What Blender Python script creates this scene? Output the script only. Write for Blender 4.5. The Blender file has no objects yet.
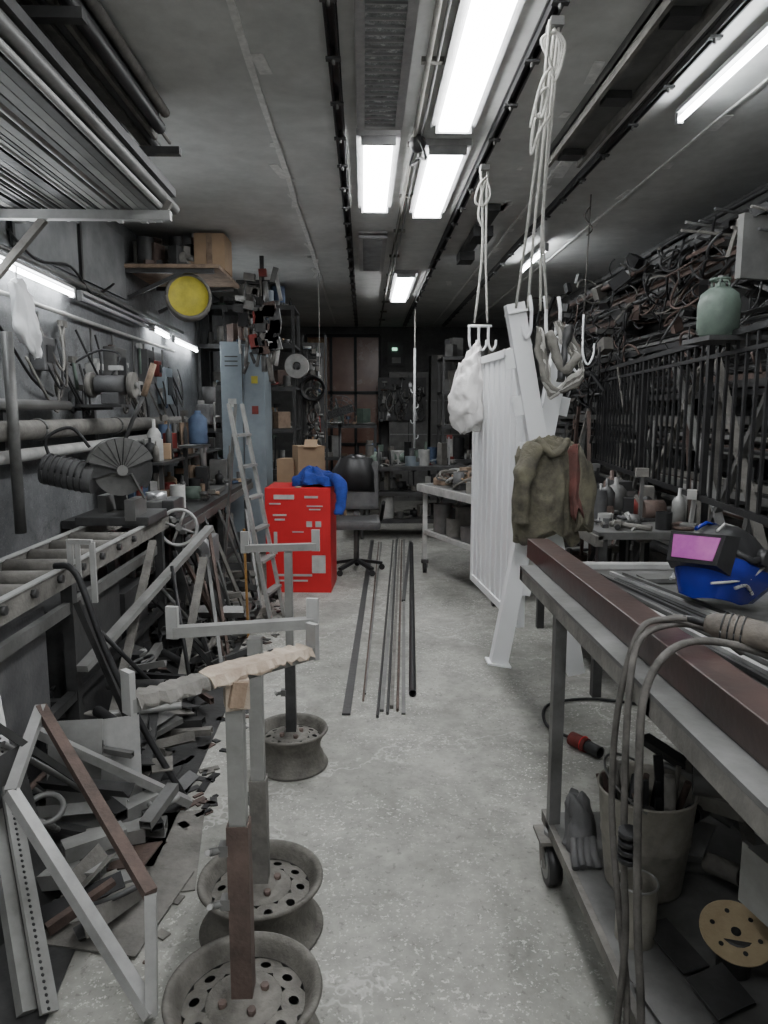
import bpy, bmesh, math, random
from mathutils import Vector, Matrix, noise as mnoise
R = random.Random(7)
V = Vector
# ------------------------------------------------------------ materials
def M(name, c1, c2=None, scale=6, rough=.6, metal=0., bump=.15, emit=None, es=0, detail=6, rv=.15):
    m = bpy.data.materials.new(name); m.use_nodes = True
    nt = m.node_tree; n = nt.nodes; l = nt.links
    b = n["Principled BSDF"]
    if c2 is None: c2 = tuple(x*.62 for x in c1)
    tc = n.new("ShaderNodeTexCoord"); no = n.new("ShaderNodeTexNoise")
    no.inputs["Scale"].default_value = scale; no.inputs["Detail"].default_value = detail
    no.inputs["Roughness"].default_value = .65
    l.new(tc.outputs["Object"], no.inputs["Vector"])
    r = n.new("ShaderNodeValToRGB"); r.color_ramp.elements[0].position = .33; r.color_ramp.elements[1].position = .67
    r.color_ramp.elements[0].color = (*c2, 1); r.color_ramp.elements[1].color = (*c1, 1)
    l.new(no.outputs["Fac"], r.inputs["Fac"]); l.new(r.outputs["Color"], b.inputs["Base Color"])
    b.inputs["Metallic"].default_value = metal
    mr = n.new("ShaderNodeMapRange"); mr.inputs["To Min"].default_value = max(.05, rough-rv); mr.inputs["To Max"].default_value = min(1, rough+rv)
    l.new(no.outputs["Fac"], mr.inputs["Value"]); l.new(mr.outputs["Result"], b.inputs["Roughness"])
    if bump:
        n2 = n.new("ShaderNodeTexNoise"); n2.inputs["Scale"].default_value = scale*7; n2.inputs["Detail"].default_value = 4
        l.new(tc.outputs["Object"], n2.inputs["Vector"])
        bp = n.new("ShaderNodeBump"); bp.inputs["Strength"].default_value = bump; bp.inputs["Distance"].default_value = .01
        l.new(n2.outputs["Fac"], bp.inputs["Height"]); l.new(bp.outputs["Normal"], b.inputs["Normal"])
    if emit:
        b.inputs["Emission Color"].default_value = (*emit, 1); b.inputs["Emission Strength"].default_value = es
    return m

def concrete(name, cols, scale=1.2, rough=.8, speck=True, crack=True, bump=.25, g0=.78, g1=1.12):
    m = bpy.data.materials.new(name); m.use_nodes = True
    nt = m.node_tree; n = nt.nodes; l = nt.links; b = n["Principled BSDF"]
    tc = n.new("ShaderNodeTexCoord")
    def noise(s, d=8, r=.65, dist=0):
        x = n.new("ShaderNodeTexNoise"); x.inputs["Scale"].default_value = s; x.inputs["Detail"].default_value = d
        x.inputs["Roughness"].default_value = r; x.inputs["Distortion"].default_value = dist
        l.new(tc.outputs["Object"], x.inputs["Vector"]); return x
    def ramp(src, p0, p1, c0, c1):
        x = n.new("ShaderNodeValToRGB"); e = x.color_ramp.elements
        e[0].position = p0; e[1].position = p1; e[0].color = (*c0, 1); e[1].color = (*c1, 1)
        l.new(src, x.inputs["Fac"]); return x
    def mix(f, a, c, t='MIX'):
        x = n.new("ShaderNodeMix"); x.data_type = 'RGBA'; x.blend_type = t
        if isinstance(f, float): x.inputs[0].default_value = f
        else: l.new(f, x.inputs[0])
        l.new(a, x.inputs[6]); l.new(c, x.inputs[7]); return x.outputs[2]
    n1 = noise(scale, dist=.6); n2 = noise(scale*9); n3 = noise(scale*60, 3)
    base = ramp(n1.outputs["Fac"], .35, .65, cols[0], cols[1]).outputs["Color"]
    g = ramp(n2.outputs["Fac"], .3, .7, (g0,)*3, (g1,)*3).outputs["Color"]
    col = mix(1.0, base, g, 'MULTIPLY')
    if speck:
        sp = ramp(n3.outputs["Fac"], .58, .64, (0,)*3, (1,)*3).outputs["Color"]
        n4 = noise(scale*2.1, 5); msk = ramp(n4.outputs["Fac"], .40, .60, (0,)*3, (.8,)*3).outputs["Color"]
        mm = mix(1.0, sp, msk, 'MULTIPLY')
        w = n.new("ShaderNodeRGB"); w.outputs[0].default_value = (*cols[2], 1)
        col = mix(mm, col, w.outputs[0])
        n5 = noise(scale*38, 3); d2 = ramp(n5.outputs["Fac"], .60, .66, (0,)*3, (.45,)*3).outputs["Color"]
        w2 = n.new("ShaderNodeRGB"); w2.outputs[0].default_value = tuple(c*.5 for c in cols[0])+(1,)
        col = mix(d2, col, w2.outputs[0])
    if crack:
        vo = n.new("ShaderNodeTexVoronoi"); vo.feature = 'DISTANCE_TO_EDGE'; vo.inputs["Scale"].default_value = .55
        vm = n.new("ShaderNodeVectorMath"); vm.operation = 'ADD'
        nd = noise(2.2, 5); l.new(tc.outputs["Object"], vm.inputs[0]); l.new(nd.outputs["Color"], vm.inputs[1])
        l.new(vm.outputs[0], vo.inputs["Vector"])
        cr = ramp(vo.outputs["Distance"], .002, .008, (.45,)*3, (0,)*3).outputs["Color"]
        w = n.new("ShaderNodeRGB"); w.outputs[0].default_value = (*cols[3], 1)
        col = mix(cr, col, w.outputs[0])
    l.new(col, b.inputs["Base Color"]); b.inputs["Roughness"].default_value = rough
    bp = n.new("ShaderNodeBump"); bp.inputs["Strength"].default_value = bump; bp.inputs["Distance"].default_value = .01
    l.new(n2.outputs["Fac"], bp.inputs["Height"]); l.new(bp.outputs["Normal"], b.inputs["Normal"])
    return m

m_floor = concrete("floor_concrete", [(.235,.235,.213),(.41,.405,.37),(.66,.65,.61),(.62,.61,.58)], g0=.72, g1=1.15)
m_ceil = concrete("ceiling_plaster", [(.50,.51,.495),(.68,.685,.665),(.5,.5,.5),(.5,.5,.5)], scale=.9, crack=False, speck=False, bump=.08, g0=.85, g1=1.05)
m_wallL = concrete("grey_wall_paint", [(.12,.125,.13),(.22,.225,.23),(.33,.33,.34),(.05,.05,.05)], scale=1.6, crack=True)
m_wallD = concrete("dark_wall", [(.11,.11,.11),(.19,.19,.185),(.25,.25,.25),(.1,.1,.1)], scale=1.5)
m_caulk = M("caulk_white", (.85,.85,.83), (.6,.6,.58), 20, .8)
galv = M("galvanised_steel", (.48,.48,.47), (.30,.30,.29), 5, .5, .2, .1)
steelL = M("steel_light", (.36,.36,.35), (.21,.21,.20), 5, .45, .35, .1)
steelM = M("steel_mid", (.20,.20,.195), (.105,.105,.10), 6, .5, .35, .12)
steelD = M("steel_dark", (.088,.088,.088), (.042,.042,.042), 7, .5, .3, .15)
black = M("black_iron", (.030,.030,.031), (.014,.014,.015), 8, .5, .2, .1)
dust = M("dusty_steel", (.235,.225,.205), (.115,.11,.10), 9, .8, .1, .3)
rimm = M("dirty_rim_steel", (.20,.19,.17), (.085,.08,.07), 12, .7, .2, .3)
bucketm = M("old_bucket", (.34,.32,.28), (.17,.16,.14), 8, .7, .1, .3)
rust = M("rusty_steel", (.16,.112,.095), (.075,.055,.048), 10, .7, .2, .3)
brownbeam = M("primer_brown", (.085,.052,.045), (.038,.027,.025), 5, .38, .2, .1)
white = M("white_powder_coat", (.86,.87,.88), (.80,.81,.82), 3, .4, 0, .02)
whiteD = M("white_dirty", (.52,.52,.50), (.32,.32,.31), 8, .6, 0, .1)
ropew = M("rope_white", (.60,.59,.55), (.40,.39,.36), 60, .9, 0, .5)
wood = M("old_wood", (.36,.265,.19), (.17,.12,.085), 12, .8, 0, .3)
paper = M("torn_cardboard", (.50,.42,.34), (.30,.235,.18), 14, .85, 0, .3)
card = M("cardboard", (.44,.31,.20), (.34,.235,.15), 4, .85, 0, .1)
red = M("red_print", (.66,.02,.026), (.56,.015,.02), 3, .5, 0, .03)
redD = M("red_dull", (.26,.04,.035), (.13,.025,.02), 9, .6)
blue = M("blue_plastic", (.012,.022,.27), (.008,.014,.16), 4, .22, 0, 0)
blueC = M("blue_cloth", (.025,.06,.36), (.012,.028,.17), 9, .9, 0, .4)
blueM = M("muted_blue", (.08,.12,.20), (.04,.06,.11), 9, .7, 0, .2)
bluegrey = M("bluegrey_cabinet", (.30,.35,.385), (.20,.24,.27), 3, .5, .05, .1)
yellow = M("yellow_paint", (.60,.52,.06), (.40,.35,.05), 9, .6)
orangeh = M("orange_handle", (.38,.20,.05), (.25,.13,.04), 9, .6)
green = M("green_paint", (.15,.20,.165), (.09,.12,.10), 9, .55, .1)
blackP = M("black_plastic", (.03,.03,.032), (.015,.015,.015), 9, .4, 0, .1)
greyP = M("grey_plastic", (.13,.13,.13), (.075,.075,.078), 9, .6, 0, .2)
olive = M("olive_cloth", (.20,.185,.13), (.06,.055,.045), 9, .95, 0, .6)
redcloth = M("dull_red_cloth", (.17,.065,.055), (.08,.04,.035), 11, .95, 0, .6)
greycloth = M("grey_cloth", (.27,.26,.235), (.12,.115,.10), 12, .95, 0, .5)
cable = M("rubber_cable", (.14,.13,.12), (.055,.052,.047), 20, .75, 0, .2)
grinderm = M("grinder_dusty", (.20,.175,.145), (.09,.08,.07), 14, .75, .1, .2)
bagm = M("plastic_bag", (.80,.78,.77), (.66,.64,.63), 7, .35, 0, .3)
tan = M("fibre_disc", (.40,.32,.20), (.32,.25,.15), 20, .8)
visor = M("auto_dark_lens", (.70,.24,.56), (.42,.09,.38), 5, .06, .2, 0)
glassd = M("far_panel_brown", (.34,.19,.14), (.24,.13,.10), 2, .25, 0, .05)
silver = M("bright_steel", (.65,.65,.66), (.45,.45,.46), 9, .3, .7, .05)
lampon = M("lamp_diffuser_on", (.9,.9,.9), (.9,.9,.9), 3, .5, 0, 0, emit=(.97,.985,1.), es=33)
tubeon = M("tube_on", (.9,.9,.9), (.9,.9,.9), 3, .5, 0, 0, emit=(.93,.97,1.), es=50)
tubeoff = M("tube_off", (.5,.5,.52), (.4,.4,.42), 3, .4, 0, 0)
hous = M("lamp_housing", (.42,.42,.42), (.28,.28,.28), 8, .5, .1, .1)
lens = M("lamp_lens_off", (.42,.44,.44), (.20,.21,.21), 22, .25, 0, .6)
PAL = [steelL, steelM, steelD, dust, black, rust, dust, steelD, steelM, dust, blackP, whiteD]
PALC = PAL + [redD, bluegrey, green, steelM, wood, card, whiteD, blueM, dust, greyP]
DK = [steelD, dust, black, steelM, steelD, rust, black, steelD]

# ------------------------------------------------------------ mesh builder
class B:
    def __init__(s, name):
        s.name = name; s.bm = bmesh.new(); s.mats = []
    def mi(s, m):
        if m not in s.mats: s.mats.append(m)
        return s.mats.index(m)
    def loft(s, rings, m, closed=True, cap=True, smooth=True):
        rr = [[s.bm.verts.new(p) for p in r] for r in rings]
        n = len(rr[0])
        for ri,(a, b) in enumerate(zip(rr[:-1], rr[1:])):
            k = s.mi(m[ri] if isinstance(m,list) else m)
            for i in range(n if closed else n-1):
                j = (i+1) % n
                try:
                    f = s.bm.faces.new((a[i], a[j], b[j], b[i])); f.material_index = k; f.smooth = smooth
                except Exception: pass
        if cap and closed:
            for r in (rr[0][::-1], rr[-1]):
                try:
                    f = s.bm.faces.new(r); f.material_index = k
                except Exception: pass
        return rr
    def frame(s, d):
        d = V(d).normalized(); up = V((0,0,1)) if abs(d.z) < .95 else V((0,1,0))
        x = d.cross(up).normalized(); return x, x.cross(d).normalized()
    def beam(s, p1, p2, w, h, m, roll=0, hollow=0):
        p1 = V(p1); p2 = V(p2); x, y = s.frame(p2-p1)
        if roll:
            c, q = math.cos(roll), math.sin(roll); x, y = x*c+y*q, y*c-x*q
        def ring(p, w, h): return [p-x*w/2-y*h/2, p+x*w/2-y*h/2, p+x*w/2+y*h/2, p-x*w/2+y*h/2]
        if hollow:
            t = hollow*2
            s.loft([ring(p1,w-t,h-t), ring(p1,w,h), ring(p2,w,h), ring(p2,w-t,h-t), ring(p1,w-t,h-t)], m, cap=False, smooth=False)
        else: s.loft([ring(p1,w,h), ring(p2,w,h)], m, smooth=False)
    def angle(s, p1, p2, w, m, t=.004, roll=0):
        p1 = V(p1); p2 = V(p2); x, y = s.frame(p2-p1)
        c, q = math.cos(roll), math.sin(roll); x, y = x*c+y*q, y*c-x*q
        pr = [(0,0),(w,0),(w,t),(t,t),(t,w),(0,w)]
        s.loft([[p+x*a+y*b for a,b in pr] for p in (p1,p2)], m, smooth=False)
    def box(s, c, sz, m, rz=0, rx=0, ry=0, bev=0):
        mt = Matrix.Translation(V(c)) @ Matrix.Rotation(rz,4,'Z') @ Matrix.Rotation(ry,4,'Y') @ Matrix.Rotation(rx,4,'X')
        r = bmesh.ops.create_cube(s.bm, size=1, matrix=mt @ Matrix.Diagonal((*sz,1)))
        vs = r['verts']; fs = set(f for v in vs for f in v.link_faces); k = s.mi(m)
        for f in fs: f.material_index = k
        if bev:
            es = list(set(e for v in vs for e in v.link_edges))
            rb = bmesh.ops.bevel(s.bm, geom=es, offset=bev, segments=2, affect='EDGES', profile=.6)
            for f in rb['faces']: f.material_index = k
    def cyl(s, p1, p2, r, m, r2=None, seg=16, hollow=0):
        p1 = V(p1); p2 = V(p2); x, y = s.frame(p2-p1); r2 = r if r2 is None else r2
        def ring(p, q): return [p+(x*math.cos(a)+y*math.sin(a))*q for a in [2*math.pi*i/seg for i in range(seg)]]
        if hollow: 
            s.loft([ring(p1,r-hollow), ring(p1,r)], m, cap=False, smooth=False); s.loft([ring(p1,r), ring(p2,r2)], m, cap=False)
            s.loft([ring(p2,r2), ring(p2,r2-hollow)], m, cap=False, smooth=False); s.loft([ring(p2,r2-hollow), ring(p1,r-hollow)], m, cap=False)
        else: s.loft([ring(p1,r), ring(p2,r2)], m)
    def tube(s, pts, r, m, seg=8, rr=None):
        pts = [V(p) for p in pts]; rings = []; px = None
        for i, p in enumerate(pts):
            d = (pts[min(i+1,len(pts)-1)] - pts[max(i-1,0)])
            if d.length < 1e-6: d = V((0,0,1))
            d.normalize()
            if px is None: x, y = s.frame(d)
            else:
                x = px - d*px.dot(d)
                if x.length < 1e-4: x, _ = s.frame(d)
                x.normalize(); y = x.cross(d)
            px = x; q = rr[i] if rr else r
            rings.append([p+(x*math.cos(a)+y*math.sin(a))*q for a in [2*math.pi*k/seg for k in range(seg)]])
        s.loft(rings, m)
    def smooth(s, pts, r, m, n=6, seg=8, closed=False):
        s.tube(cat(pts, n), r, m, seg)
    def lathe(s, prof, c, m, axis=(0,0,1), seg=28, x0=None):
        c = V(c); a = V(axis).normalized(); x, y = s.frame(a)
        s.loft([[c+a*z+(x*math.cos(t)+y*math.sin(t))*max(r,.0004) for t in [2*math.pi*i/seg for i in range(seg)]] for r,z in prof], m, cap=False)
    def sphere(s, c, r, m, seg=16, sc=(1,1,1)):
        rr = bmesh.ops.create_uvsphere(s.bm, u_segments=seg, v_segments=max(6,seg//2), radius=r, matrix=Matrix.Translation(V(c)) @ Matrix.Diagonal((*sc,1)))
        k = s.mi(m)
        for f in set(f for v in rr['verts'] for f in v.link_faces): f.material_index = k; f.smooth = True
    def ring(s, c, Rr, r, m, axis=(0,0,1), seg=28, a0=0, a1=2*math.pi):
        c = V(c); x, y = s.frame(V(axis))
        s.tube([c+(x*math.cos(a)+y*math.sin(a))*Rr for a in [a0+(a1-a0)*i/seg for i in range(seg+1)]], r, m, 8)
    def done(s, bev=0, parent=None, crumple=0, cs=12, cz=1.):
        if crumple:
            for v in s.bm.verts:
                q = V((v.co.x*cs, v.co.y*cs, v.co.z*cs*cz))
                n = mnoise.noise_vector(q)+mnoise.noise_vector(q*2.3)*.5; v.co += n*crumple
        bmesh.ops.recalc_face_normals(s.bm, faces=s.bm.faces[:])
        me = bpy.data.meshes.new(s.name); s.bm.to_mesh(me); s.bm.free()
        for m in s.mats: me.materials.append(m)
        o = bpy.data.objects.new(s.name, me); bpy.context.scene.collection.objects.link(o)
        if me.vertices:
            lo = V([min(v.co[i] for v in me.vertices) for i in range(3)]); hi = V([max(v.co[i] for v in me.vertices) for i in range(3)])
            c = (lo+hi)/2; me.transform(Matrix.Translation(-c)); o.location = c
        if parent: o.parent = parent; o.location = o.location - parent.location
        if bev:
            b = o.modifiers.new("bevel", 'BEVEL'); b.width = bev; b.segments = 2; b.limit_method = 'ANGLE'
        return o
def cat(pts, n=6):
    pts = [V(p) for p in pts]; P = [pts[0]]+pts+[pts[-1]]; out = []
    for i in range(1, len(P)-2):
        for k in range(n):
            t = k/n; a,b,c,d = P[i-1],P[i],P[i+1],P[i+2]
            out.append(.5*((2*b)+(c-a)*t+(2*a-5*b+4*c-d)*t*t+(3*b-a-3*c+d)*t**3))
    out.append(pts[-1]); return out
def U(a,b): return R.uniform(a,b)

# ------------------------------------------------------------ room
XL, XR, YB, YF, H = -2.0, 2.75, -1.5, 13.5, 3.15
def slab(name, lo, hi, m):
    b = B(name); c = [(a+d)/2 for a,d in zip(lo,hi)]; b.box(c, [d-a for a,d in zip(lo,hi)], m); return b.done()
slab("floor", (XL-.15,YB-.15,-.1), (XR+.15,YF+.15,0), m_floor)
slab("ceiling", (XL-.15,YB-.15,H), (XR+.15,YF+.15,H+.15), m_ceil)
slab("wall_left", (XL-.15,YB-.15,0), (XL,YF+.15,H), m_wallL)
slab("wall_right", (XR,YB-.15,0), (XR+.15,YF+.15,H), m_wallD)
slab("wall_far", (XL,YF,0), (XR,YF+.15,H), m_wallD)
slab("wall_back", (XL,YB-.15,0), (XR,YB,H), m_ceil)

b = B("trim_1")
for X, w in ((-.5,.022),(1.9,.012),(1.25,.010)):
    pts = [(X+U(-.006,.006), y, H-.004) for y in [YB+.02+i*.5 for i in range(30)]]
    for p,q in zip(pts[:-1],pts[1:]): b.beam(p,q,w+U(0,.018),.012,m_caulk)
for i in range(60):
    X=R.choice([-.5,1.9,1.25,1.05]); y=U(1.5,9); b.box((X+U(-.05,.05),y,H-.003),(U(.02,.06),U(.05,.3),.004),m_caulk,rz=U(-.2,.2))
b.done()
def track(X, y0, y1, w=.045, h=.05, m=black):
    b = B("ceiling_hoist_track")
    b.beam((X-w/2,y0,H-h/2-.012),(X-w/2,y1,H-h/2-.012),.008,h,m); b.beam((X+w/2,y0,H-h/2-.012),(X+w/2,y1,H-h/2-.012),.008,h,m)
    b.beam((X,y0,H-.008),(X,y1,H-.008),w+.02,.014,m)
    y = y0+.2
    while y < y1:
        b.box((X,y,H-h-.016),(w+.03,.03,.01),steelD); b.cyl((X,y,H-h-.04),(X,y,H-.01),.007,steelM,seg=6); y += .45
    return b.done()
track(-.125,YB+.1,YF-.3,.035,.04); track(.73,YB+.1,YF-.3,.035,.04); track(1.43,2.0,YF-.3,.025,.03,steelD)
b = B("ceiling_conduit")
b.cyl((.29,0,H-.015),(.29,YF-.3,H-.015),.013,dust); b.cyl((.33,0,H-.015),(.33,9,H-.015),.008,steelM)
for y in range(0,13): b.box((.31,y+.4,H-.012),(.10,.03,.022),dust)
b.sphere((.31,4.28,H-.05),.05,steelD,10); b.smooth([(.31,4.28,H-.03),(.27,4.35,H-.14),(.33,4.4,H-.09),(.35,4.2,H-.15),(.31,4.25,H-.02)],.008,black)
b.done()
b = B("ceiling_crane_beam")
b.beam((1.20,2.3,H-.03),(1.20,4.5,H-.03),.20,.06,steelM); b.beam((1.11,2.3,H-.07),(1.11,4.5,H-.07),.02,.06,dust); b.beam((1.29,2.3,H-.07),(1.29,4.5,H-.07),.02,.06,dust)
for y in (4.35,3.6,2.9): b.box((1.2,y,H-.075),(.12,.1,.04),steelD)
b.done()
b = B("ceiling_trolley")
b.beam((.98,5.6,H-.03),(.98,7.4,H-.03),.10,.05,steelD); b.box((.98,6.2,H-.09),(.16,.3,.08),black); b.box((.98,7.1,H-.09),(.14,.25,.08),steelD)
b.done()

def panel(x0,x1,y0,y1,on=True):
    b = B("ceiling_light_panel"); m = lampon if on else lens
    cx=(x0+x1)/2; cy=(y0+y1)/2; f=.04
    b.box((cx,cy,H-.018),(x1-x0+2*f,y1-y0+2*f,.034),hous)
    if on:
        b.box((cx,cy,H-.052),(x1-x0,y1-y0,.036),m,bev=.006)
        for s in (-1,1): b.box((cx,cy+s*((y1-y0)/2+.015),H-.052),(x1-x0+.03,.028,.05),hous)
    else:
        for s in (-1,1):
            b.box((cx+s*((x1-x0)/2+f/2),cy,H-.04),(f,y1-y0+2*f,.04),hous); b.box((cx,cy+s*((y1-y0)/2+f/2),H-.04),(x1-x0,f,.04),hous)
        b.box((cx,cy,H-.038),(x1-x0,y1-y0,.016),m)
        y = y0+.03
        while y < y1:
            b.box((cx,y,H-.05),(x1-x0,.006,.012),hous); y += .055
    b.done()
panel(.405,.565,2.65,4.05); panel(.395,.585,4.38,5.74); panel(.005,.17,4.24,5.6); panel(.01,.17,2.85,4.02,False)
panel(.0,.17,6.5,7.9,False); panel(.385,.565,8.2,10.0); panel(.2,.38,.5,1.9); panel(.9,1.08,-.9,.5); panel(-.9,-.72,-.8,.6)  # last three panels are unseen, added overhead and behind the camera for more light
def strip(p, q, on=True):
    b = B("fluorescent_tube_light"); p=V(p); q=V(q); d=(q-p).normalized()
    b.beam(p+V((0,0,.04)),q+V((0,0,.04)),.04,.02,hous)
    b.cyl(p,q,.014,tubeon if on else tubeoff,seg=12)
    for e in (p-d*.01,q+d*.01): b.box(e+V((0,0,.015)),(.03,.03,.07),hous)
    b.done()
strip((1.60,2.7,H-.09),(1.60,3.8,H-.09)); strip((1.66,6.7,H-.09),(1.66,7.7,H-.09))
strip((-1.0,.2,H-.12),(-1.0,1.4,H-.12)); strip((1.60,.3,H-.12),(1.60,1.4,H-.12))  # extra tubes added out of view to brighten the front of the ceiling
strip((-1.93,3.3,2.40),(-1.93,4.95,2.37)); strip((-1.93,5.1,2.37),(-1.93,6.7,2.35),False)
strip((-1.93,7.5,2.32),(-1.93,8.5,2.30)); strip((-1.93,6.8,2.35),(-1.93,7.3,2.33))

# ------------------------------------------------------------ far wall
b = B("sliding_panel_partition")
for i,x in enumerate([-1.05,-.6,-.15,.3]):
    b.beam((x,13.4,0),(x,13.4,2.98),.05,.05,black)
for z in (1.0,1.95,2.98): b.beam((-1.05,13.4,z),(.3,13.4,z),.05,.05,black)
for x in (-.825,-.375,.075):
    for z0,z1 in ((.03,.97),(1.03,1.92),(1.98,2.95)): b.box((x,13.43,(z0+z1)/2),(.4,.02,z1-z0),glassd)
b.loft([[(x, 13.36+.012*math.sin(x*60), z) for x in [-1.02+.02*i for i in range(19)]] for z in (1.05,2.2,2.92)], card, closed=False); b.done()
b = B("far_storage_cabinet")
for x0,x1,z1 in ((.45,1.15,2.3),(1.2,1.9,2.6),(1.95,2.65,2.4)):
    b.box(((x0+x1)/2,13.15,z1/2),(x1-x0,.5,z1),steelM)
    b.box(((x0+x1)/2,12.89,z1/2),(.01,.02,z1-.1),black)
    for z in (.6,1.2,1.8): b.box(((x0+x1)/2,12.89,z),(x1-x0-.04,.02,.02),steelL)
b.done()
b = B("electrical_panel"); b.box((.60,13.45,2.65),(.3,.08,.42),greyP); b.box((.57,13.40,2.74),(.09,.03,.05),M("indicator",(.3,.8,.5),(.3,.8,.5),3,.3,0,0,emit=(.5,1,.7),es=1.5)); b.box((.60,13.40,2.54),(.16,.02,.1),whiteD); b.done()

def tools(name, x0,x1,y0,y1,z, n, pal=PAL, smax=.14, hmax=.2, parent=None):
    b = B(name)
    for i in range(n):
        x=U(x0,x1); y=U(y0,y1); k=R.random(); m=R.choice(pal); s=U(.03,smax); h=U(.03,hmax)
        x=min(max(x,x0+s),x1-s); y=min(max(y,y0+s/2),y1-s/2)
        if k<.22: b.box((x,y,z+h/2),(s,s*U(.5,1.2),h),m,rz=U(0,3),bev=.004)
        elif k<.40:
            b.cyl((x,y,z),(x,y,z+h),s*.45,m,seg=14,hollow=.004); b.cyl((x,y,z),(x,y,z+h*.7),s*.42,R.choice(pal),seg=14)
        elif k<.48:
            b.lathe([(0,0),(s*.4,0),(s*.4,h*.8),(s*.25,h*.95),(s*.1,h),(s*.1,h*1.25),(0,h*1.25)],(x,y,z),m,seg=14)
        elif k<.64:
            a=U(0,3.1); d=V((math.cos(a),math.sin(a),0))*s*.9; r=U(.006,.02); c=V((x,y,z+r+.001))
            b.cyl(c-d,c+d,r,m,seg=8); b.box(c+d+V((0,0,.012)),(r*4,r*2.4,r*2.2),R.choice(pal),rz=a)
        elif k<.74:
            b.ring((x,y,z+.012+U(0,.05)),s*.6,.011,m,axis=(U(-.2,.2),U(-.2,.2),1),seg=16)
        elif k<.86:
            b.cyl((x-s*.4,y,z+s*.4),(x+s*.4,y,z+s*.4),s*.38,m,seg=14); b.cyl((x+s*.4,y,z+s*.4),(x+s*.8,y,z+s*.4),s*.12,steelM,seg=10); b.box((x,y,z+.01),(s,s*.8,.02),steelD)
            b.beam((x-s*.3,y,z+s*.4),(x-s*.5,y+s*.4,z+s*.9),.02,.02,R.choice(pal))
        elif k<.93:
            b.beam((x,y,z),(x+U(-.03,.03),y+U(-.03,.03),z+h*1.5),.02,.02,m); b.box((x,y,z+h*1.5),(.07,.05,.05),R.choice(pal),rz=U(0,3)); b.cyl((x,y,z),(x,y,z+.015),s*.4,steelD)
        else:
            a=U(0,3); d=V((math.cos(a),math.sin(a),0))*.8; b.angle(V((x,y,z+.003))-d*s,V((x,y,z+.003))+d*s,.035,m,roll=U(0,1))
    return b.done(parent=parent)
def hanging(name, x0,x1,yy,z0,z1,n,pal=PAL):
    b = B(name)
    b.box(((x0+x1)/2,yy+.02,(z0+z1)/2),(x1-x0,.02,z1-z0),steelD)
    for i in range(n):
        a=U(x0+.05,x1-.05); zt=U(z0+.15,z1); L=U(.1,.35); L=min(L,zt-z0); m=R.choice(pal)
        def P(u,v,w): return V((a+u,yy-.02-w,v))
        k=R.random()
        if k<.3: b.cyl(P(0,zt,0),P(U(-.04,.04),zt-L,0),U(.006,.015),m,seg=8); b.cyl(P(-.05,zt,0),P(.05,zt,0),.018,R.choice(pal),seg=8)
        elif k<.42: b.ring(P(0,zt-.1,.01),U(.05,.09),U(.006,.012),m,axis=(0,1,0),seg=18)
        elif k<.7: b.beam(P(0,zt,0),P(U(-.05,.05),zt-L,.01),.03,.012,m); b.box(P(0,zt-L/2,.03),(.05,.05,.06),R.choice(pal))
        elif k<.85: b.smooth([P(0,zt,0),P(.05,zt-L*.5,.03),P(-.03,zt-L,.02),P(-.08,zt-L*.5,.03),P(0,zt,.01)],.008,m,4,6)
        else: b.beam(P(-.03,zt,0),P(-.03,zt-L,0),.015,.01,m); b.beam(P(.03,zt,0),P(.03,zt-L,0),.015,.01,m); b.sphere(P(0,zt-L,0),.03,R.choice(pal),8)
    return b.done()
def shelf(name,x0,x1,y0,y1,levels,m=steelD,top=None):
    b=B(name)
    for x in (x0+.02,x1-.02):
        for y in (y0+.02,y1-.02): b.beam((x,y,0),(x,y,top or levels[-1]),.035,.035,m)
    for z in levels: b.box(((x0+x1)/2,(y0+y1)/2,z-.012),(x1-x0,y1-y0,.024),m); b.beam((x0,y0,z-.025),(x1,y0,z-.025),.02,.05,m)
    return b.done()

s1=shelf("far_workbench",-.05,1.3,8.95,9.6,[.25,.6,.92])
tools("far_bench_tools",-.05,1.3,8.98,9.55,.921,44,PALC+[silver],.2,.32,s1); tools("stored_parts",0,1.25,9.0,9.5,.601,26,PAL,.2,.25,s1); tools("stored_parts",0,1.25,9.0,9.5,.251,20,PAL,.22,.3,s1)
s1=shelf("storage_shelf",-.7,.2,11.2,11.8,[.3,.9,1.4]); tools("stored_parts",-.7,.2,11.25,11.7,1.401,18,PALC,.25,.35,s1); tools("stored_parts",-.7,.2,11.25,11.7,.901,12,PALC,.25,.4,s1)
b=B("cardboard_box"); b.box((-.5,11.0,.25),(.45,.35,.5),card); b.box((-.5,10.82,.25),(.04,.004,.5),wood); b.done()
hanging("hand_tool_board",.25,1.1,12.8,1.45,2.2,46,PAL+[silver,silver,whiteD])
s1=shelf("storage_shelf",1.15,2.1,10.6,11.3,[.3,.9,1.4,1.9,2.4]) 
for z in (.9,1.4,1.9,2.4): tools("stored_parts",1.15,2.1,10.65,11.2,z+.001,20,PAL,.25,.35,s1)
b=B("pedestal_fan")
b.cyl((-.33,9.9,0),(-.33,9.9,.03),.2,blackP); b.cyl((-.33,9.9,0),(-.33,9.9,1.45),.02,steelD)
for r in (.04,.1,.16,.22): b.ring((-.33,9.8,1.6),r,.004,steelD,axis=(0,1,0))
for i in range(14):
    a=i*math.pi/7; b.cyl((-.33,9.8,1.6),(-.33+.22*math.cos(a),9.8,1.6+.22*math.sin(a)),.003,steelD,seg=5)
for i in range(4):
    a=i*math.pi/2+.3; b.beam((-.33,9.84,1.6),(-.33+.19*math.cos(a),9.84,1.6+.19*math.sin(a)),.02,.11,blackP)
b.cyl((-.33,9.85,1.6),(-.33,9.98,1.6),.06,blackP); b.done()

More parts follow.
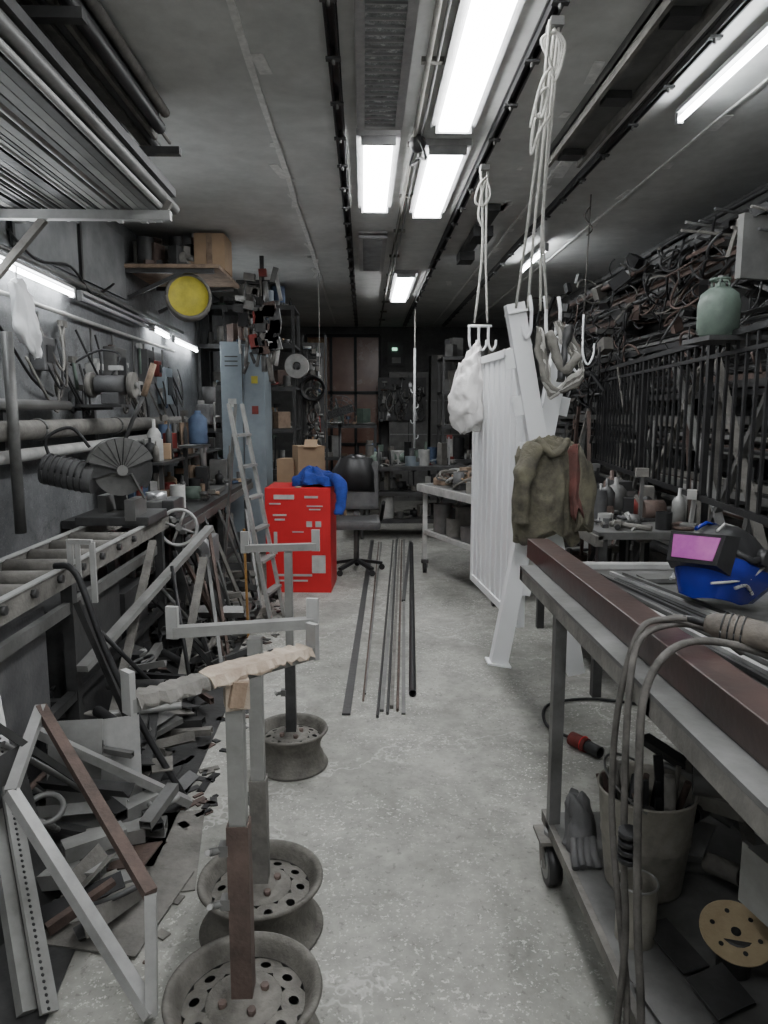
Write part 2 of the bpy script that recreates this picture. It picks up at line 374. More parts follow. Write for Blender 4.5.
# ------------------------------------------------------------ left: racks near ceiling
b=B("cantilever_rack")
for y in (1.2,2.6,3.85):
    b.beam((XL+.03,y,1.95),(XL+.03,y,H),.05,.06,steelD)
    if y!=2.6: b.beam((XL+.03,y,2.59),(-.98,y,2.59),.045,.045,galv); b.beam((XL+.04,y,2.2),(-1.62,y,2.57),.035,.035,dust)
    b.beam((XL+.03,y,2.90),(-.92,y,2.90),.045,.035,steelD)
b.beam((-1.02,3.85,2.60),(-.98,3.85,2.66),.03,.03,dust)
rack=b.done()
def profiles(name,x0,x1,z0,layers,y0,y1,m_list,jit=.25):
    b=B(name); z=z0
    for L in range(layers):
        x=x0
        while x<x1:
            w=R.choice([.02,.03,.04,.05,.06]); h=R.choice([.02,.03,.04])
            m=R.choice(m_list); a=y0; e=y1-U(0,jit)
            if R.random()<.3: b.cyl((x+w/2,a,z+w/2),(x+w/2,e,z+w/2),w/2-.001,m,seg=10,hollow=.003)
            else: b.beam((x+w/2,a,z+h/2),(x+w/2,e,z+h/2),w-.003,h,m,hollow=.003)
            x+=w+U(0,.006)
        z+=.042
    return b.done(parent=rack)
profiles("steel_profile_bundle",-1.9,-1.03,2.62,4,.3,4.15,[steelL,steelM,steelL,steelM,galv,steelD],.25)
profiles("steel_profile_bundle",-1.9,-1.0,2.93,4,.3,4.0,[steelD,steelM,dust,steelD,black],.5)
b=B("wall_pipe")
b.cyl((-1.88,2.2,1.50),(-1.88,7.6,1.50),.055,dust,seg=16); b.cyl((-1.9,2.2,1.64),(-1.9,4.7,1.64),.03,steelM); b.cyl((-1.88,3.2,1.36),(-1.88,7.6,1.38),.035,whiteD)
for y in (2.6,3.9,5.2,6.5): b.box((-1.955,y,1.5),(.085,.04,.3),steelD); b.ring((-1.88,y+.3,1.5),.058,.008,steelM,axis=(0,1,0),seg=16)
b.cyl((-1.80,3.75,.97),(-1.80,3.75,2.0),.028,steelM); b.cyl((-1.96,2.2,2.50),(-1.96,8,2.45),.018,steelM); b.cyl((-1.96,2.2,2.25),(-1.96,7.6,2.22),.014,whiteD)
b.done()
def wallbits():
    b=B("wall_sockets_and_cables"); X=XL
    for (y,z,w,h,m) in ((4.5,1.95,.16,.2,greyP),(5.35,1.85,.14,.2,whiteD),(5.8,1.95,.28,.3,steelM),(6.3,1.8,.12,.12,whiteD),(6.6,2.0,.2,.3,greyP),(7.2,1.85,.25,.35,bluegrey),(6.9,2.0,.1,.14,redD)):
        b.box((X+.045,y,z),(.09,w,h),m,bev=.008); b.box((X+.095,y,z),(.01,w*.6,h*.5),blackP)
        b.cyl((X+.03,y,z+h/2),(X+.03,y,2.2),.009,steelM,seg=6)
    for i in range(34):
        y=U(4.2,7.6); z=U(1.75,2.2); m=R.choice([black,cable,dust,black,steelM]); 
        k=R.random()
        if k<.4: b.smooth([(X+.03,y,z),(X+.09,y+.08,z-.2),(X+.11,y+.2,z-.32),(X+.08,y+.3,z-.15),(X+.03,y+.36,z)],.008,m,5,6)
        elif k<.6: b.ring((X+.06,y,z-.12),U(.05,.09),.009,m,axis=(1,.1,0),seg=20)
        else: b.cyl((X+.05,y,z),(X+.06,y+U(-.05,.05),z-U(.12,.25)),U(.008,.018),R.choice(PALC),seg=8); b.box((X+.05,y,z),(.03,.08,.04),R.choice(PAL))
    b.smooth([(X+.03,4.2,2.6),(X+.05,4.5,2.5),(X+.05,5.0,2.56),(X+.05,5.4,2.44),(X+.03,5.9,2.6)],.009,black,6,6)
    b.smooth([(X+.03,3.2,2.15),(X+.06,3.6,2.0),(X+.05,3.9,2.1),(X+.06,4.3,1.8),(X+.05,4.6,1.7)],.009,black,6,6)
    wb=M("wall_board",(.26,.265,.27),(.15,.155,.16),4,.8)
    for y in (4.75,5.75): b.box((X+.012,y,2.78),(.02,.94,.5),wb); b.box((X+.026,y-.48,2.78),(.012,.03,.52),steelD)
    b.done()
wallbits()
b=B("bench_grinder"); x,y,z=-1.70,4.95,1.76
b.box((x-.06,y,z-.12),(.3,.2,.02),steelD); b.beam((-1.99,y,z-.14),(-1.7,y,z-.13),.03,.03,steelD); b.box((x,y,z-.07),(.12,.12,.08),greyP,bev=.01)
b.cyl((x-.1,y,z+.02),(x+.1,y,z+.02),.065,greyP,seg=20)
for s in (-1,1): b.cyl((x+s*.12,y,z+.02),(x+s*.155,y,z+.02),.085,dust,seg=24); b.cyl((x+s*.155,y,z+.02),(x+s*.175,y,z+.02),.02,steelL)
b.smooth([(x,y,z+.08),(x+.05,y+.05,z+.22),(x-.1,y+.05,z+.25),(-1.97,y,z+.15)],.008,black); b.box((x+.05,y-.05,z+.13),(.08,.06,.03),galv)
b.done()
def clothloft(b, rings, m, folds=7, amp=.12, seg=36, ph=0, jag=0):
    rr=[]; N=len(rings)
    for k,(c,rx,ry) in enumerate(rings):
        c=V(c); w=k/(N-1)
        rr.append([c+V((rx*math.cos(t)*(1+amp*math.sin(folds*t+ph+w*2)+amp*.5*math.sin((folds*2+1)*t+w*3)), ry*math.sin(t)*(1+amp*math.sin(folds*t+ph+1+w*2)), .012*math.sin(3*t+k)-jag*w*w*(.5+.5*math.sin(2*t+1.3)+.3*math.sin(5*t)))) for t in [2*math.pi*i/seg for i in range(seg)]])
    b.loft(rr,m)
def sub(rings,n=4):
    pts=cat([r[0] for r in rings],n); rx=cat([(r[1],r[2],0) for r in rings],n)
    return [(p,max(q.x,.003),max(q.y,.003)) for p,q in zip(pts,rx)]
b=B("hanging_rag"); clothloft(b,sub([((-1.85,4.0,2.30),.02,.02),((-1.84,4.0,2.26),.03,.07),((-1.83,4.02,2.13),.05,.08),((-1.82,4.02,2.03),.05,.10),((-1.80,4.05,1.95),.03,.05),((-1.79,4.06,1.90),.01,.02)]),white,4,.2); b.cyl((-1.85,4.0,2.29),(-1.85,4.0,2.37),.004,steelM,seg=6); b.done(crumple=.02,cs=16,cz=.5)

b=B("wall_shelf"); b.box((-1.6,6.7,2.80),(.8,1.0,.03),wood)
for y in (6.25,7.15): b.beam((XL+.02,y,2.77),(-1.25,y,2.77),.04,.04,steelD); b.beam((XL+.03,y,2.55),(-1.5,y,2.76),.03,.03,steelD)
ws=b.done()
tools("shelf_clutter",-1.98,-1.4,6.22,7.1,2.816,70,PAL+[redD,wood,steelD],.16,.28,ws)
b=B("cardboard_box"); b.box((-1.32,6.6,2.965),(.26,.35,.30),card); b.box((-1.32,6.42,2.965),(.05,.005,.30),wood); b.done(parent=ws)
b=B("yellow_drum_fan")
ax=(.25,-1,.1); cc=V((-1.48,6.3,2.57))
b.lathe([(.166,-.012),(.165,0),(.17,-.02),(.19,-.02),(.192,.12),(.17,.2),(.1,.24),(0,.24)],cc,dust,axis=(-.25,1,-.1))
b.lathe([(.0,.01),(.06,.012),(.14,.02),(.166,-.012)],cc,yellow,axis=(-.25,1,-.1)); b.ring(cc+V((0,-.01,0)),.18,.014,dust,axis=ax)
b.beam(cc+V((0,.1,.17)),(-1.5,6.4,2.75),.03,.03,steelD); b.done()

b=B("tool_cabinet"); b.box((-1.33,8.3,1.19),(.48,.55,2.34),bluegrey,bev=.006); b.box((-1.33,8.01,1.2),(.006,.02,2.25),steelD)
b.box((-1.3,8.02,1.3),(.02,.03,.12),silver); b.box((-1.2,8.02,1.95),(.07,.006,.08),yellow); b.box((-1.45,8.02,1.7),(.09,.006,.09),whiteD)
for z in (2.2,2.15,2.1): b.box((-1.45,8.02,z),(.14,.008,.012),steelD)
b.box((-1.2,8.02,1.62),(.07,.006,.09),redD)
cb=b.done()
tools("cabinet_top_clutter",-1.56,-1.12,8.06,8.5,2.361,18,PALC,.14,.3,cb)
s1=shelf("storage_shelf",-1.98,-.82,8.75,9.5,[.4,.9,1.4,1.9,2.4,2.85])
for z in (.4,.9,1.4,1.9,2.4,2.85): tools("stored_parts",-1.95,-.85,8.8,9.45,z+.001,30,PALC,.2,.27,s1)
b=B("mounted_tool_rack")
b.beam((-1.02,7.5,2.05),(-1.02,7.5,H),.04,.04,steelD)
for z in (2.9,2.6,2.3): b.beam((-1.28,7.5,z),(-.86,7.5,z),.04,.03,steelD)
for i in range(60):
    x=U(-1.26,-.86); z=U(2.1,2.98); L=U(.1,.3); m=R.choice(PAL+PAL+[redD,whiteD,blueM])
    if R.random()<.5: b.cyl((x,7.46,z),(x+U(-.05,.05),7.46-U(0,.05),z-L),U(.01,.03),m,seg=8)
    else: b.box((x,7.44,z),(U(.05,.12),.08,U(.05,.15)),m,ry=U(-.3,.3))
b.done()
hanging("hand_tool_board",-.80,-.52,9.6,1.1,2.5,56,PALC+[silver])
b=B("tool_board_post"); b.beam((-.80,9.66,0),(-.80,9.66,2.6),.03,.03,steelD); b.beam((-.5,9.66,0),(-.5,9.66,2.6),.03,.03,steelD); b.done()
b=B("tape_roll"); b.cyl((-.78,8.5,2.13),(-.78,8.6,2.13),.14,whiteD,hollow=.09,seg=24); b.cyl((-.78,8.46,2.13),(-.78,8.75,2.13),.03,steelD); b.done()
b=B("hose_coil")
for i in range(5): b.ring((-.66,9.5-.03*i,1.9),.13+.006*i,.014,black if i!=2 else cable,axis=(0,1,0))
b.done()

b=B("left_workbench"); b.box((-1.6,6.2,.865),(.78,3.0,.05),steelD); b.beam((-1.22,4.75,.82),(-1.22,7.7,.82),.05,.06,steelM)
for y in (4.8,6.2,7.6):
    for x in (-1.93,-1.25): b.beam((x,y,0),(x,y,.84),.05,.05,steelD)
b.box((-1.6,6.2,.3),(.74,2.9,.03),steelD)
b.box((-1.64,6.4,1.22),(.32,2.2,.02),steelD)
for y in (5.4,7.4): b.beam((-1.52,y,.89),(-1.52,y,1.22),.03,.03,steelD); b.beam((-1.78,y,.89),(-1.78,y,1.22),.03,.03,steelD)
lb=b.done()
tools("bench_tools",-1.90,-1.22,5.15,7.6,.891,90,PALC,.17,.30,lb); tools("bench_tools",-1.79,-1.49,5.35,7.45,1.231,60,PALC,.15,.28,lb); tools("stored_parts",-1.9,-1.25,4.8,7.6,.316,40,PAL,.2,.35,lb)
b=B("bench_drill"); x,y=-1.40,6.4
b.box((x,y,.91),(.25,.35,.04),steelM,bev=.005); b.cyl((x-.03,y,.92),(x-.03,y,1.7),.03,steelL); b.box((x+.02,y-.05,1.58),(.13,.28,.18),greyP,bev=.03)
b.cyl((x+.02,y-.15,1.35),(x+.02,y-.15,1.5),.03,steelM); b.cyl((x+.02,y-.15,1.25),(x+.02,y-.15,1.35),.012,steelL)
b.cyl((x+.02,y+.1,1.66),(x+.02,y+.1,1.82),.06,greyP)
for i in range(3):
    a=i*2.1; b.cyl((x+.1,y-.1,1.56),(x+.12,y-.1+.14*math.cos(a),1.56+.14*math.sin(a)),.008,steelL)
b.done(parent=lb)
b=B("blue_canister"); b.lathe([(0,0),(.07,0),(.075,.02),(.075,.2),(.05,.23),(.025,.25),(.025,.27),(0,.27)],(-1.35,5.9,1.34),blueM); b.box((-1.4,5.98,1.32),(.2,.3,.02),steelD); b.beam((-1.48,5.98,.89),(-1.48,5.98,1.32),.03,.03,steelD); b.done(parent=lb)

# ------------------------------------------------------------ roller conveyor
b=B("roller_conveyor")
for x in (-1.62,-1.28):
    b.beam((x,1.6,.90),(x,4.65,.90),.012,.09,dust); b.beam((x+(.02 if x<-1.5 else -.02),1.6,.86),(x+(.02 if x<-1.5 else -.02),4.65,.86),.04,.01,dust)
    b.beam((x,1.6,.945),(x,4.65,.945),.03,.008,galv)
y=1.75
while y<4.1:
    b.cyl((-1.61,y,.91),(-1.29,y,.91),.036,dust,seg=18); b.cyl((-1.64,y,.91),(-1.26,y,.91),.01,steelL,seg=8)
    b.cyl((-1.275,y,.91),(-1.255,y,.91),.018,steelD,seg=6); y+=.24
for y in (1.8,3.1,4.5):
    for x in (-1.6,-1.3): b.beam((x,y,0),(x,y,.86),.05,.05,steelD,hollow=.004); b.box((x,y,.004),(.12,.12,.008),steelD)
    b.beam((-1.6,y,.3),(-1.3,y,.3),.04,.04,steelD)
b.beam((-1.3,1.8,.35),(-1.3,4.5,.35),.04,.04,steelD); b.beam((-1.3,1.9,.75),(-1.3,4.4,.75),.03,.05,steelM); rc=b.done()
b=B("control_box"); b.box((-1.45,2.7,.55),(.22,.5,.5),greyP,bev=.01); b.box((-1.45,2.7,.15),(.2,.4,.3),black); b.box((-1.45,3.5,.35),(.26,.6,.7),steelD,bev=.01); b.box((-1.45,4.1,.3),(.24,.4,.6),steelD); b.done(parent=rc)

b=B("chop_saw"); c=V((-1.40,4.15,1.27)); ax=V((.45,-.89,0)).normalized(); sx=V((.89,.45,0))
b.box((-1.45,4.3,.975),(.42,.4,.05),steelD,bev=.008); b.box((-1.34,4.2,1.04),(.06,.22,.12),steelM); b.box((-1.58,4.42,1.04),(.05,.2,.12),steelM)
b.cyl(c-ax*.004,c+ax*.004,.15,steelM,seg=40)
n=22
def fan(a0,a1,rad,o0,o1,mm,cc=None):
    cc=cc or c
    arc=[cc+(sx*math.cos(a)+V((0,0,1))*math.sin(a))*rad for a in [math.radians(a0+(a1-a0)*i/n) for i in range(n+1)]]
    b.loft([[p+ax*o0 for p in arc],[p+ax*o1 for p in arc]],mm,closed=False,cap=False)
    for off in (o0,o1):
        ctr=b.bm.verts.new(cc+ax*off); vs=[b.bm.verts.new(p+ax*off) for p in arc]
        for u,w in zip(vs[:-1],vs[1:]): f=b.bm.faces.new((ctr,u,w)); f.material_index=b.mi(mm)
fan(-40,195,.172,-.035,.035,steelD); fan(20,165,.186,-.05,.05,steelM)
for a in range(20,170,16): b.beam(c+ax*.052,c+ax*.052+(sx*math.cos(math.radians(a))+V((0,0,1))*math.sin(math.radians(a)))*.184,.006,.004,steelD)
b.beam(c+ax*.04+sx*.05+V((0,0,-.02)),c+ax*.04+sx*.12+V((0,0,-.17)),.05,.01,steelM)
b.cyl(c,c+ax*.07,.03,steelL)
mc=c+V((-.27,-.05,-.02)); b.cyl(mc-V((.14,0,-.03)),mc+V((.14,0,-.03)),.085,greyP,seg=20)
for i in range(7): b.ring(mc+V((-.12+i*.035,0,.03-i*.008)),.087,.006,steelD,axis=(1,0,-.23),seg=20)
b.beam(c+V((-.05,.08,.0)),(-1.5,4.45,1.0),.07,.06,steelM)
b.tube([c+V((.02,0,.14)),c+V((.08,0,.28)),c+V((.15,.0,.42))],.012,steelD); b.tube([c+V((.15,0,.42)),c+V((.215,0,.60))],.018,wood)
b.smooth([mc+V((-.1,0,.08)),mc+V((-.12,0,.2)),mc+V((.0,.05,.26)),mc+V((.1,.05,.15))],.01,black)
b.done(parent=rc)
b=B("machine_vise"); b.box((-1.42,4.9,.95),(.3,.3,.12),steelM,bev=.01); b.box((-1.3,4.85,.94),(.08,.24,.16),steelD,bev=.01); b.cyl((-1.3,4.75,.9),(-1.24,4.65,.9),.018,steelL)
b.cyl((-1.42,4.9,1.0),(-1.42,4.9,1.06),.07,silver,seg=20); b.box((-1.42,4.9,.91),(.34,.34,.03),steelD); b.done(parent=lb)
b=B("hand_wheel"); c=V((-1.2,4.6,.86)); ax=(.3,-1,.1); b.ring(c,.115,.012,galv,axis=ax,seg=32); xx,yy=b.frame(V(ax))
for i in range(4):
    a=i*math.pi/2+.4; b.cyl(c,c+(xx*math.cos(a)+yy*math.sin(a))*.11,.009,steelL)
b.cyl(c+V(ax)*.02,c-V(ax)*.12,.022,steelM); b.cyl(c+xx*.11,c+xx*.11+V(ax)*.07,.011,blackP); b.done(parent=rc)
b=B("gearbox_motor"); b.box((-1.12,4.9,.66),(.2,.18,.2),greyP,bev=.02); b.cyl((-1.12,4.80,.68),(-1.12,4.70,.68),.09,silver,seg=20); b.cyl((-1.12,4.66,.68),(-1.12,4.78,.68),.04,steelD); b.cyl((-1.12,4.9,.3),(-1.12,4.9,.58),.06,steelD); b.cyl((-1.12,4.9,0),(-1.12,4.9,.3),.03,steelD); b.done()

b=B("aluminium_ladder")
A=V((-1.02,5.5,1.66)); C=V((-.70,5.25,0)); o=V((.055,.26,0))
for q in (V((0,0,0)),o): b.beam(A+q,C+q*1.1,.025,.06,steelL)
for i in range(1,7):
    t=i/7; p=A.lerp(C,t); b.beam(p,p+o*(1+.1*t),.06,.02,steelL)
b.beam(A+o*.5,V((-1.15,5.6,.0)),.02,.04,steelM)
b.done()
b=B("leaning_steel_bars")
for i in range(26):
    y=U(2.6,6.0); x=U(-1.1,-.95); L=U(.5,.88); m=R.choice([steelM,steelM,dust,steelD,black,rust,steelD,steelD])
    dx=U(.05,.2)
    top=V((x-dx,y+U(-.6,.6),L)); bot=V((x+.1,y,.01))
    k=R.random()
    if k<.4: b.beam(bot,top,.022,.022,m,hollow=.003)
    elif k<.7: b.angle(bot,top,.025,m)
    else: b.cyl(bot,top,.011,m,seg=8)
b.smooth([(-1.3,2.98,.96),(-1.2,2.95,.93),(-1.08,2.9,.62),(-.93,2.86,.3),(-.76,2.82,.01)],.014,black)
b.beam((-1.22,4.1,.86),(-1.17,3.0,.02),.04,.025,dust); b.beam((-1.0,4.4,.7),(-.98,3.5,.02),.045,.02,dust); b.beam((-1.2,2.5,.45),(-.72,2.75,.02),.05,.03,steelL)
b.beam((-1.22,3.0,.5),(-1.0,4.6,.86),.05,.03,steelL); b.beam((-.78,4.6,.85),(-.76,4.55,.01),.014,.014,orangeh)
b.done(parent=rc)
b=B("scrap_metal_pile")
for i in range(330):
    y=U(2.0,5.9); xm=-.80 - .08*math.sin(y*2); x=U(-1.9,xm); z=U(.0,.30)*(1 if x<-1 else .35)+.01; m=R.choice([dust,steelM,steelD,black,dust,steelD,steelD,steelM,rust,steelL])
    a=U(0,3.14); L=U(.05,.2); d=V((math.cos(a),math.sin(a),U(-.15,.25)))*L
    c=V((x,y,z+abs(d.z)+.02)); 
    if c.x+abs(d.x)>-.72: d.x*=.3
    if c.x-abs(d.x)<-1.95: c.x+=abs(d.x)
    k=R.random()
    if k<.3: b.angle(c-d,c+d,U(.03,.06),m,roll=U(0,6))
    elif k<.55: b.beam(c-d,c+d,U(.02,.06),U(.02,.05),m,hollow=.003)
    elif k<.7: b.cyl(c-d,c+d,U(.01,.03),m,seg=10,hollow=.003)
    elif k<.9: b.box(c,(L,L*U(.5,1.3),.005),m,rz=a,rx=U(-.3,.3),ry=U(-.3,.3))
    else: b.ring(c,U(.05,.1),.01,m,axis=(U(-1,1),U(-1,1),1),seg=16)
for i in range(130):
    y=U(1.9,5.8); x=-.62-abs(R.gauss(0,.14)); m=R.choice([dust,steelD,steelM,black,rust]); s_=U(.008,.035)
    b.box((x,y,.004),(s_*U(1,3),s_,.006),m,rz=U(0,3))
sp=b.done()
b=B("sheet_metal_offcuts")
b.box((-.76,2.45,.005),(.30,.5,.004),dust,rz=.15); b.box((-.80,2.15,.012),(.33,.4,.004),dust,rz=-.2); b.box((-1.1,1.75,.008),(.5,.7,.004),steelD,rz=.1)
b.box((-1.2,3.4,.004),(.9,2.4,.006),steelD); b.box((-1.25,5.0,.004),(.8,1.6,.006),steelD)
b.box((-.98,2.72,.20),(.16,.004,.38),galv,rz=.3,rx=-.2); b.box((-1.12,2.62,.22),(.2,.004,.4),steelL,rz=.1,rx=-.3)
b.box((-1.16,2.0,.26),(.5,.006,.52),steelD,rz=1.25,rx=-.25); b.box((-1.2,1.62,.2),(.4,.006,.42),steelD,rz=.9,rx=-.3)
b.done(parent=sp)
b=B("steel_block_stack")
for i,(x,y,z,rz) in enumerate([(-.95,2.35,.03,.2),(-.9,2.42,.085,.3),(-.88,2.2,.03,.5),(-.97,2.2,.085,.1),(-.93,2.3,.14,.6),(-.86,2.55,.03,.1),(-.9,2.6,.085,.9)]):
    b.beam(V((x,y,z))-V((math.cos(rz),math.sin(rz),0))*.1,V((x,y,z))+V((math.cos(rz),math.sin(rz),0))*.1,.07,.052,steelL,hollow=.004)
b.done(parent=sp)
b=B("steel_window_frame")
P1,P2,P3,P4=V((-1.15,2.45,.56)),V((-1.09,2.09,.44)),V((-.565,1.70,.025)),V((-.585,1.80,.30))
b.beam(P2,P3,.04,.03,galv,roll=.3); b.beam(P1,P4,.035,.03,rust); b.beam(P1,P2,.035,.03,galv); b.beam(P4,P3,.03,.03,galv)
b.done()
b=B("perforated_steel_strip")
p,q=V((-1.30,2.42,.62)),V((-.84,1.72,.02)); b.beam(p,q,.05,.012,steelL,roll=.5); b.beam(p+V((-.06,0,.0)),q+V((-.06,.0,0)),.04,.03,steelL,roll=.5)
for i in range(60):
    c=p.lerp(q,(i+.5)/60); b.sphere(c+V((.0,-.004,.004))+V((0,.0,.0)),.006,black,6)
b.done(parent=sp)
b=B("g_clamp")
x,y=-1.24,3.0
b.beam((x,y,.96),(x,y,1.07),.025,.015,galv); b.beam((x,y,1.06),(x+.1,y-.02,1.06),.02,.02,galv); b.beam((x+.1,y-.02,1.06),(x+.1,y-.02,.8),.022,.015,galv); b.beam((x+.035,y-.01,1.05),(x+.035,y-.01,.85),.02,.012,galv)
b.done(parent=rc)

# ------------------------------------------------------------ wheel stands
def stand(x,y,Rw,ztop,bar0,bar1,zb,post,extra=0,pw=.05,zr=.55):
    b=B("roller_stand"); s=Rw/.195; c=V((x,y,0))
    rim=[(.192,.003),(.195,.008),(.19,.016),(.176,.02),(.17,.05),(.155,.07),(.155,.11),(.168,.135),(.176,.155),(.19,.162),(.196,.168),(.194,.176),(.186,.178),(.172,.168),(.163,.145),(.152,.132)]
    b.lathe([(r*s,z) for r,z in rim],c,rimm,seg=48); b.lathe([(r*s-.004,z) for r,z in rim[:8]],c,steelD,seg=40)
    nh=10; r0,r1=.095*s,.152*s; z0,z1=.142,.130; k=b.mi(rimm)
    for h in range(nh):
        th=2*math.pi*h/nh; ht=math.pi/nh; N=16; A=[];O=[]
        for i in range(N):
            t=2*math.pi*(i+.5)/N; cu,cv=math.cos(t),math.sin(t); mx=max(abs(cu),abs(cv))
            for lst,u,v in ((A,cu*.36,cv*.46),(O,cu/mx,cv/mx)):
                r=(r0+r1)/2+v*(r1-r0)/2; a=th+u*ht; z=z0+(z1-z0)*(r-r0)/(r1-r0)
                lst.append(b.bm.verts.new((x+r*math.cos(a),y+r*math.sin(a),z)))
        for i in range(N):
            j=(i+1)%N; f=b.bm.faces.new((A[i],A[j],O[j],O[i])); f.material_index=k
    b.lathe([(r0,.142),(.085*s,.15),(.07*s,.145),(.045*s,.15),(.04*s,.165),(0,.165)],c,rimm,seg=28)
    b.cyl((x,y,.004),(x,y,.008),.15*s,black,seg=24)
    for i in range(4):
        a=i*math.pi/2+.5; b.cyl((x+.055*s*math.cos(a),y+.055*s*math.sin(a),.14),(x+.055*s*math.cos(a),y+.055*s*math.sin(a),.16),.011,rust,seg=6)
    b.beam((x,y,.02),(x,y,zr),pw+.012,pw+.012,post,hollow=.004); b.beam((x,y,zr-.2),(x,y,ztop-.03),pw,pw,steelL)
    for z in (zr-.06,zr-.2):
        b.cyl((x-pw*.5,y-.01,z),(x-pw*.5-.045,y-.03,z),.009,steelM,seg=8); b.box((x-pw*.5-.014,y-.014,z),(.022,.028,.028),steelM); b.cyl((x-pw*.5-.045,y-.055,z+.016),(x-pw*.5-.045,y-.005,z-.016),.007,steelL,seg=6)
    p=V((*bar0,zb)); q=V((*bar1,zb)); d=(q-p).normalized()
    b.beam(p,q,.035,.03,steelL)
    for e in (p,q): b.beam(e-V((0,0,.02)),e+V((0,0,.075)),.035,.014,galv,roll=math.atan2(d.y,d.x))
    if extra:
        nrm=V((-d.y,d.x,0)); L=(q-p).length; rr_=random.Random(3)
        def sheet(t0,t1,w0,w1,mm,zz,n=16):
            top=[]
            for i in range(n+1):
                t=t0+(t1-t0)*i/n; wa=w0+rr_.uniform(-.008,.008); wb=w1+rr_.uniform(-.010,.010); cc=p+d*(L*t)+V((0,0,zz+rr_.uniform(-.002,.003)))
                top.append([cc-nrm*wb-V((0,0,.012+rr_.uniform(0,.012))),cc-nrm*wb*.6,cc+nrm*wa,cc+nrm*wa-V((0,0,.004)),cc-nrm*wb*.6-V((0,0,.004)),cc-nrm*wb-V((0,0,.016+rr_.uniform(0,.012)))])
            b.loft(top,mm,smooth=False)
        sheet(.02,.42,.022,.036,dust,.018); sheet(.36,.70,.03,.045,paper,.022,10); sheet(.62,.96,.030,.030,paper,.019); 
        b.box((x+.005,y-.005,zb-.035),(.055,.052,.07),paper,rz=.3); b.box((x+.012,y-.03,zb-.03),(.035,.02,.06),wood,rz=.5,ry=.2)
    return b.done()
stand(-.306,1.615,.196,.95,(-.50,1.46),(-.135,1.79),.985,rust,extra=wood,pw=.040,zr=.62)
stand(-.325,2.05,.192,.97,(-.55,2.0),(-.155,2.08),.975,dust,pw=.040,zr=.5)
stand(-.335,3.1,.165,1.02,(-.52,3.08),(-.215,3.12),1.01,steelD,pw=.034)

# ------------------------------------------------------------ floor bars
b=B("steel_bars_on_floor")
def fl(x0,y0,x1,y1,w,h,m,rd=False):
    if rd: b.cyl((x0,y0,w/2+.001),(x1,y1,w/2+.001),w/2,m,seg=12,hollow=w*.1)
    else: b.beam((x0,y0,h/2+.001),(x1,y1,h/2+.001),w,h,m)
fl(-.10,3.62,.10,8.8,.045,.012,steelD); fl(-.01,3.8,.18,8.7,.012,.012,rust,True); fl(.0,3.9,.21,8.7,.014,.01,steelM)
fl(.065,3.58,.36,8.8,.016,.016,steelD,True); fl(.09,3.66,.40,8.8,.022,.014,steelM); fl(.12,3.62,.41,8.85,.016,.016,steelD,True)
fl(.145,3.7,.44,8.8,.02,.02,dust); fl(.175,3.66,.47,8.8,.016,.016,rust,True); fl(.205,3.62,.50,8.85,.022,.012,steelM)
fl(.27,3.86,.57,8.5,.042,.04,black,True); fl(.33,5.9,.57,8.7,.03,.02,steelD)
b.done()

# ------------------------------------------------------------ red box, chair etc
b=B("red_cardboard_box"); cx,cy=-.57,6.5; b.box((cx,cy,.47),(.58,.5,.94),red,rz=-.06,bev=.006)
for (dx,z,w,h) in ((-.12,.86,.18,.04),(.12,.86,.12,.02),(-.05,.16,.34,.02),(-.05,.11,.26,.015),(.18,.26,.12,.16),(-.2,.45,.03,.2),(.1,.62,.05,.05),(.18,.62,.05,.05),(-.16,.7,.12,.015),(-.16,.66,.09,.015),(-.2,.80,.1,.012),(.15,.78,.14,.01),(.15,.75,.1,.01),(.0,.55,.1,.01)):
    b.box((cx+dx+(-.015),cy-.25-.004-dx*.06,z),(w,.004,h),whiteD,rz=-.06)
b.box((cx,cy,.943),(.05,.5,.004),wood,rz=-.06); rb_=b.done()
b=B("blue_work_jacket"); clothloft(b,sub([((-.42,6.45,.96),.20,.17),((-.43,6.45,1.0),.19,.16),((-.45,6.45,1.05),.13,.12),((-.46,6.45,1.10),.04,.05)]),blueC,6,.16)
b.tube(cat([(-.33,6.4,1.02),(-.22,6.25,1.0),(-.2,6.2,.85),(-.22,6.18,.72)],5),.05,blueC,12); b.done(crumple=.02)
b=B("cardboard_box"); b.box((-.80,8.1,.4),(.5,.4,.8),card,bev=.004); b.box((-.62,8.0,1.02),(.3,.3,.42),card,rz=.3,bev=.004); b.box((-.85,8.1,.94),(.2,.25,.28),card,rz=-.2); b.box((-.58,7.86,1.26),(.14,.16,.004),card,rx=.5); b.done()
b=B("office_chair"); x,y=-.08,7.1
for i in range(5):
    a=i*2*math.pi/5+.3; e=V((x+.27*math.cos(a),y+.27*math.sin(a),.07)); b.beam((x,y,.12),e,.04,.03,blackP); b.cyl(e+V((0,-.012,-.04)),e+V((0,.012,-.04)),.03,blackP)
b.cyl((x,y,.1),(x,y,.45),.028,steelM); b.box((x,y,.5),(.48,.46,.09),greyP,bev=.035); b.box((x+.02,y+.24,.85),(.42,.08,.5),greyP,bev=.035,rx=-.12); b.beam((x,y+.2,.48),(x,y+.27,.7),.06,.02,blackP)
for s in (-1,1): b.tube([(x+s*.25,y+.1,.5),(x+s*.28,y+.1,.7),(x+s*.27,y-.12,.71)],.018,blackP)
clothloft(b,[((x-.02,y+.24,.8),.24,.08),((x-.02,y+.24,.98),.23,.08),((x-.02,y+.24,1.12),.16,.07),((x-.02,y+.24,1.16),.04,.03)],blackP,7,.1)
b.done()

